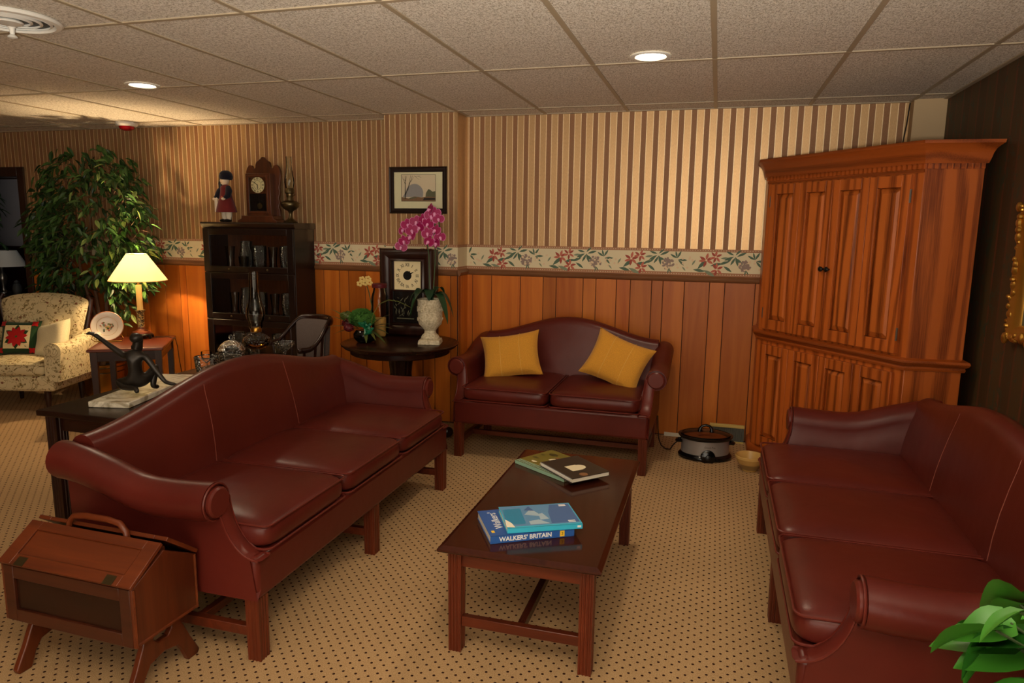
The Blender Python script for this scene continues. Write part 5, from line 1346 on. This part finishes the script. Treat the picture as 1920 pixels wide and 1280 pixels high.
MB().lathe([(.027, .098), (.025, .105), (.028, .16), (.030, .225), (.038, .235), (.040, .242), (0, .244)], 24).build('column', 'lamp_column', t)
MB().lathe([(0, .244), (.024, .244), (.023, .455), (0, .458)], 20).build('candle_sleeve', 'candle_cream', t)
MB().tube([(0, 0, .455), (0, 0, .50)], .012, 10).build('socket', 'brass', t)
MB().ell((0, 0, .575), (.030, .030, .038), 16, 10).build('bulb', 'bulb', t)
sh = MB(); pr_ = [(.222, .490), (.224, .498), (.080, .712), (.078, .716)]
sh.olathe(pr_ + [(r - .002, z) for r, z in reversed(pr_)] + [pr_[0]], 48); sh.build('shade', 'lamp_shade', t)
for z, r in ((.493, .224), (.713, .080)): MB().tube([(r * math.cos(k * PI / 24), r * math.sin(k * PI / 24), z) for k in range(48)], .003, 5, True).build('shade_trim', 'candle_cream', t)
for k in range(3): MB().tube([(0, 0, .705), (.078 * math.cos(k * 2.094), .078 * math.sin(k * 2.094), .712)], .0016, 5).build('spider', 'brass', t)
light('bulb_light', 'POINT', LAMP_W, LAMPCOL, t, (0, 0, .62), shadow_soft_size=.03)
tag(MB().tube([(-4.60, 4.86, .579), (-4.50, 4.90, .580), (-4.435, 4.905, .57), (-4.42, 4.91, .50), (-4.43, 4.93, .40), (-4.43, 4.96, .2), (-4.43, 5.0, .008), (-4.4, 5.2, .006)], .003, 6).build('lamp_cord', 'black'), 'thin dark lamp cord hanging off the end table edge', 'cord')
t = thing('decorative_plate', 'fruit-painted plate on a stand beside the lamp', 'plate', (-4.80, 4.565, ETZ + .0005), R(38))
Mp = Matrix.Translation((0, 0, .125)) @ Matrix.Rotation(PI / 2 - R(16), 4, 'X')
pl_ = MB().xf(Mp).lathe([(0, -.004), (.07, -.004), (.078, 0), (.118, .010), (.122, .013), (.118, .015), (.076, .006), (.068, .002), (0, .001)], 40).build('plate', 'plate_white', t)
MB().xf(Mp).tube([(.119 * math.cos(k * PI / 24), .119 * math.sin(k * PI / 24), .0135) for k in range(48)], .003, 5, True).build('rim', 'plate_rim', pl_)
MB().xf(Mp).tube([(.078 * math.cos(k * PI / 24), .078 * math.sin(k * PI / 24), .006) for k in range(48)], .0012, 5, True).build('gilt_line', 'gold', pl_)
fr_ = MB().xf(Mp); q = random.Random(6)
for k in range(34):
    a, r = q.uniform(0, 2 * PI), q.uniform(0, .045); fr_.mat(k % 4).ell((1.25 * r * math.cos(a), r * math.sin(a) - .005, .0012), (q.uniform(.006, .012), q.uniform(.006, .012), .0006 + k * .00002), 8, 4)
fr_.build('painted_fruit', ['arrange_leaf', 'print_coral', 'print_sage', 'petal_yellow'], pl_)
MB().tube([(-.10, -.02, .01), (-.115, -.045, .03), (-.105, -.035, .055), (-.06, .0, .02), (-.03, .06, .0045)], .004, 6).tube([(.10, -.02, .01), (.115, -.045, .03), (.105, -.035, .055), (.06, .0, .02), (.03, .06, .0045)], .004, 6).tube([(-.10, -.02, .0045), (.10, -.02, .0045)], .004, 6).tube([(0, .06, .0045), (0, .045, .16)], .004, 6).build('stand', 'brass', t)

# ---------------------------------------------------------------- ficus tree in brass pot
PX, PY = -5.33, 4.98
t = thing('ficus_tree', 'tall leafy ficus tree in a brass pot behind the floral armchair', 'plant', (PX, PY, 0))
pot = MB().lathe([(.13, 0), (.15, .01), (.165, .06), (.175, .20), (.182, .25), (.190, .262), (.190, .285), (.182, .29), (.172, .282), (.165, .25), (0, .245)], 36).build('pot', 'brass', t)
for z in (.215, .262): MB().tube([((.180 if z < .25 else .191) * math.cos(k * PI / 24), (.180 if z < .25 else .191) * math.sin(k * PI / 24), z) for k in range(48)], .005, 6, True).build('pot_band', 'old_brass', pot)
MB().lathe([(0, .25), (.164, .25), (.10, .262), (0, .266)], 24).build('soil', 'soil', t)
rt = random.Random(21)
trunks = [[(.01, 0, .25), (.06, -.02, .45), (.05, -.03, .70), (.0, -.01, .95), (-.03, 0, 1.25), (.0, 0, 1.6)], [(-.02, .02, .25), (.03, .0, .5), (.08, .02, .75), (.10, .02, 1.0), (.12, .02, 1.3), (.09, 0, 1.6)], [(.0, -.02, .25), (.08, -.04, .42), (.03, -.02, .6), (-.08, .0, .85), (-.16, 0, 1.15), (-.18, 0, 1.5)]]
for s_ in trunks: MB().tube(s_, [.020, .018, .016, .013, .010, .005], 8).build('trunk', 'bark', t)
# leaf mesh shared by all single leaves
lm = MB().add([(0, 0, 0), (.018, .010, .003), (.036, .014, -.002), (.056, .010, -.010), (.078, 0, -.022), (.056, -.010, -.010), (.036, -.014, -.002), (.018, -.010, .003), (.036, 0, -.007)],
              [(0, 1, 8, 7), (1, 2, 8), (2, 3, 8), (3, 4, 8), (4, 5, 8), (5, 6, 8), (6, 7, 8)])
lmesh = lm.mesh('leaf', 'ficus_leaf', 0, fix=False)
lmesh2 = lm.mesh('leaf', 'ficus_pale', 0, fix=False)
def crown_pt():
    """lumpy crown: centre height 1.5, wider in the middle"""
    while True:
        x, y, z = rt.uniform(-.60, .60), rt.uniform(-.32, .14), rt.uniform(.80, 2.18)
        h = (z - 1.45) / .74
        rx = .62 * math.sqrt(max(0, 1 - abs(h) ** 2.6)); k = (x / max(rx, .05)) ** 2 + (y / (.30 * math.sqrt(max(.02, 1 - abs(h) ** 2.2)))) ** 2
        if k < 1 and k > rt.random() * .85: return x, y, z, k
twig = MB()
bulk = MB(); singles = []
def clump(c, out, n, spread=.085):
    tip = (c[0] + out.x * .1, c[1] + out.y * .1, c[2] - .02)
    twig.tube([(c[0] - out.x * .12, c[1] - out.y * .12, c[2] - .10), (c[0], c[1], c[2]), tip], [.003, .002, .001], 4)
    for k in range(n):
        a = math.atan2(out.y, out.x) + rt.uniform(-1.5, 1.5); pit = rt.uniform(-.1, 1.1)
        M_ = Matrix.Translation((c[0] + rt.uniform(-spread, spread), c[1] + rt.uniform(-spread, spread) * .7, c[2] + rt.uniform(-spread, spread) * .8)) @ Matrix.Rotation(a, 4, 'Z') @ Matrix.Rotation(pit, 4, 'Y') @ Matrix.Rotation(rt.uniform(-.8, .8), 4, 'X') @ Matrix.Scale(rt.uniform(1.0, 1.45), 4)
        singles.append(M_)
for k in range(210):
    x, y, z, kk = crown_pt(); o_ = Vector((x, y * 1.5, .1)).normalized(); clump((x, y, z), o_, 10)
# sprays that hang out beside the lamp shade
for c in ((.30, -.05, 1.35), (.34, -.06, 1.25), (.36, -.10, 1.15), (.30, -.12, 1.05), (.33, -.08, .92), (.27, -.10, .88), (.38, -.06, .80), (.40, -.05, 1.55), (.42, -.02, 1.72), (.33, -.10, .72)): clump(c, Vector((.7, -.6, -.2)), 9, .06)
twig.build('twigs', 'bark', t)['kind'] = 'stuff'
camv = Vector((0, 0, 1.54)) - Vector((PX, PY, 0))
singles.sort(key=lambda m: -(m.translation.x * .72 - m.translation.y * .9 + rt.uniform(-.1, .1)))
for i, m_ in enumerate(singles):
    if i < 300:
        o = bpy.data.objects.new('leaf', lmesh2 if rt.random() < .22 else lmesh); C.objects.link(o); o.parent = t; o.matrix_local = m_
    else:
        bulk.xf(m_).add(lm.v, lm.f)
bulk.xf(None); o = bulk.build('foliage', 'ficus_leaf', t, smooth=0, fix=False); o['kind'] = 'stuff'

# ---------------------------------------------------------------- further room through the doorway
t = thing('sideboard', 'dark low cabinet in the far room through the doorway', 'cabinet', (-7.80, 6.15, 0))
MB().box(-.32, .32, -.22, .22, .06, .70).build('body', 'black_wood', t, bevel=.004)
MB().box(-.34, .34, -.25, .24, .70, .725).build('top', 'black_wood', t, bevel=.004)
for x in (-.28, .28): MB().box(x - .03, x + .03, -.2, .2, 0, .06).build('foot', 'black_wood', t)
for x in (-.155, .155):
    d = MB().box(x - .145, x + .145, -.235, -.22, .10, .66).build('door', 'black_wood', t, bevel=.003); MB().ell((x * .25, -.245, .4), .012, 10, 6).build('knob', 'old_brass', d)
t = thing('table_lamp', 'unlit white-shaded lamp on the cabinet in the far room', 'lamp', (-7.93, 6.15, .7255))
MB().lathe([(.07, 0), (.07, .012), (.025, .03), (.018, .07), (.045, .14), (.05, .19), (.02, .25), (.012, .30)], 24).build('base', 'steel', t)
sh = MB(); pr_ = [(.255, .31), (.16, .49)]; sh.olathe(pr_ + [(r - .003, z) for r, z in reversed(pr_)] + [pr_[0]], 40); sh.build('shade', 'white', t)
MB().tube([(0, 0, .30), (0, 0, .47)], .008, 8).build('socket', 'steel', t)
t = thing('jar', 'small pale ceramic jar on the cabinet in the far room', 'jar', (-7.60, 6.05, .7255))
MB().lathe([(.03, 0), (.045, .02), (.05, .07), (.035, .12), (.025, .13), (.03, .14)], 20).build('body', 'grey_dark', t); MB().lathe([(.03, .14), (.02, .155), (.006, .165), (0, .17)], 16).build('lid', 'grey_dark', t)
t = thing('notice_board', 'pale grey rectangular board on the far room wall', 'board', (-8.45, 6.645, 1.25))
MB().box(-.45, .42, -.02, 0, 0, .80).build('board', 'poster_grey', t); MB().box(-.48, .45, -.012, 0, -.03, .83).build('frame', 'dark_wood', t)
t = thing('potted_plant', 'dark drooping leafy plant in the far room by the board', 'plant', (-8.43, 6.17, 0))
MB().lathe([(.12, 0), (.16, .02), (.18, .30), (.19, .32), (.17, .32), (0, .30)], 24).build('pot', 'black', t)
MB().tube([(0, 0, .3), (.02, 0, .9), (0, 0, 1.5), (.03, 0, 1.95)], .012, 8).build('trunk', 'bark', t)
fm = MB(); q = random.Random(31)
for k in range(420):
    z = q.uniform(1.05, 2.1); a = q.uniform(0, 2 * PI); r = .48 * math.sqrt(q.random())
    fm.xf(Matrix.Translation((r * math.cos(a), r * .5 * math.sin(a), z)) @ Matrix.Rotation(a, 4, 'Z') @ Matrix.Rotation(q.uniform(.2, 1.3), 4, 'Y') @ Matrix.Scale(1.6, 4)).add(lm.v, lm.f)
fm.xf(None); o = fm.build('foliage', 'ficus_leaf', t, smooth=0, fix=False); o['kind'] = 'stuff'

# ---------------------------------------------------------------- pothos in the near right corner
t = thing('pothos_plant', 'bright green leafy potted plant in the near right corner by the sofa arm', 'plant', (.78, 1.46, 0))
MB().box(-.19, .19, -.17, .17, .40, .425).build('stand_top', 'dark_wood', t, bevel=.004)
for sx in (-1, 1):
    for sy in (-1, 1): MB().taper((sx * .15 - .015, sx * .15 + .015, sy * .13 - .015, sy * .13 + .015), (sx * .15 - .02, sx * .15 + .02, sy * .13 - .02, sy * .13 + .02), 0, .40).build('stand_leg', 'dark_wood', t)
MB().lathe([(.08, .425), (.10, .43), (.125, .55), (.13, .57), (.12, .575), (.11, .55), (0, .55)], 28).build('pot', 'stone', t)
def heart(L_, w_, droop):
    mb = MB(); vs = []; fs = []; nn = 9
    for i in range(nn):
        u = i / (nn - 1); half = w_ * (math.sin(PI * min(1, u ** .62)) ** .8) * (1.0 if u < .98 else 0.02)
        z = -droop * u * u; x = L_ * u
        for k in (-1, -.5, 0, .5, 1): vs.append((x - (.10 * L_ * abs(k) if u < .25 else 0), half * k, z + abs(k) ** 1.5 * half * .35 - .0))
    for i in range(nn - 1):
        for k in range(4): fs.append((i * 5 + k, i * 5 + k + 1, i * 5 + 6 + k, i * 5 + 5 + k))
    return mb.add(vs, fs).mesh('leaf', 'pothos_leaf', 60, fix=False)
hm = [heart(.15, .052, .04), heart(.12, .045, .06), heart(.10, .034, .02)]
q = random.Random(12); st_ = MB()
for k in range(74):
    a = q.uniform(0, 2 * PI); el = q.uniform(.05, 1.2); r = q.uniform(.12, .30)
    p = Vector((r * math.cos(a) * math.cos(el) * .95, r * math.sin(a) * math.cos(el) * .85, .65 + r * .95 * math.sin(el) - .03 + q.uniform(-.05, .07)))
    MB().tube([(0, 0, .55), (p.x * .5, p.y * .5, lerp(.55, p.z, .8)), tuple(p)], .003, 5).build('stem', 'stem_green', t)
    o = bpy.data.objects.new('leaf', hm[k % 3]); C.objects.link(o); o.parent = t
    o.matrix_local = Matrix.Translation(p) @ Matrix.Rotation(a + q.uniform(-.9, .9), 4, 'Z') @ Matrix.Rotation(q.uniform(.1, .9), 4, 'Y') @ Matrix.Rotation(q.uniform(-.6, .6), 4, 'X') @ Matrix.Scale(q.uniform(.8, 1.15), 4)

# ---------------------------------------------------------------- ceiling fittings
def downlight(label, x, y):
    t = thing('recessed_light', label, 'ceiling light', (x, y, CEIL), 0, 'recessed ceiling lights')
    MB().olathe([(.098, .0035), (.100, -.002), (.092, -.006), (.078, -.004), (.072, .003)], 40).build('trim_ring', 'white', t)
    MB().lathe([(0, .0035), (.074, .0035), (.074, .0025), (0, .0015)], 32).build('lens', 'bulb', t)
    light('lamp_light', 'SPOT', DOWNLIGHT_W, WARM, t, (0, 0, -.012), (0, 0, 0), spot_size=R(150), spot_blend=.8, shadow_soft_size=.07)
downlight('round recessed ceiling light, lit, above the loveseat side of the room', -.369, 3.669)
downlight('round recessed ceiling light, lit, above the lamp and bookcase side of the room', -3.475, 3.706)
t = thing('ceiling_vent', 'round white ceiling air diffuser with concentric rings at the top left', 'vent', (-2.93, 2.41, CEIL))
MB().olathe([(.195, .003), (.20, -.004), (.192, -.012), (.172, -.014), (.165, .0)], 48).build('rim', 'white', t)
MB().lathe([(0, .003), (.17, .003), (.17, .002), (0, .002)], 40).build('recess_shade', 'grey_dark', t)  # flat dark disc, its colour stands for the shade between the rings
for r in (.158, .122, .086): MB().olathe([(r, .001), (r + .002, -.006), (r - .008, -.011), (r - .009, -.009), (r - .001, -.005), (r - .002, .001)], 40).build('ring', 'white', t)
MB().lathe([(0, -.020), (.05, -.018), (.056, -.012), (.05, -.006), (0, .0)], 28).build('centre_cone', 'white', t)
MB().lathe([(.022, -.010), (.012, -.020), (.009, -.045), (.018, -.052), (.020, -.058), (.008, -.062), (0, -.063)], 20, (-.050, .055, 0)).build('damper_knob', 'white', t)
t = thing('fire_alarm', 'white ceiling alarm with red lens above the ficus tree', 'alarm', (-4.90, 5.02, CEIL))
MB().lathe([(.0, .003), (.088, .003), (.09, -.012), (.075, -.028), (0, -.03)], 28).build('housing', 'white', t)
MB().lathe([(.062, -.028), (.055, -.050), (.03, -.062), (0, -.064)], 24).build('lens', 'red_plastic', t)
MB().ell((-.05, 0, -.03), (.008, .008, .006), 8, 5).build('indicator', 'white', t)
t = thing('far_room_fill_lamp', 'dim fill lamp added out of sight in the far room', 'ceiling light', (-7.2, 6.0, CEIL))  # added fill lamp, unseen, only there to brighten the far room
MB().lathe([(.0, .010), (.12, .010), (.12, -.02), (.09, -.05), (0, -.06)], 24).build('shade', 'white', t)
light('lamp_light', 'POINT', 2.0, (.9, .95, 1.0), t, (0, 0, -.12), shadow_soft_size=.06)
# ---------------------------------------------------------------- the photographer's flash, tilted up to the ceiling
t = thing('camera_flash', "photographer's flash head tilted towards the ceiling behind the viewpoint", 'flash', (0.12, -.30, 1.40))
MB().box(-.04, .04, -.06, .02, -.05, .012).build('body', 'black', t, bevel=.006)
MB().box(-.035, .035, -.09, .0, .018, .05).build('head', 'black', t, bevel=.005)
light('flash_light', 'SPOT', UPLIGHT_W, (1.0, .93, .82), t, (0, .03, .06), (R(146), 0, R(24)), spot_size=R(140), spot_blend=1.0, shadow_soft_size=.06)
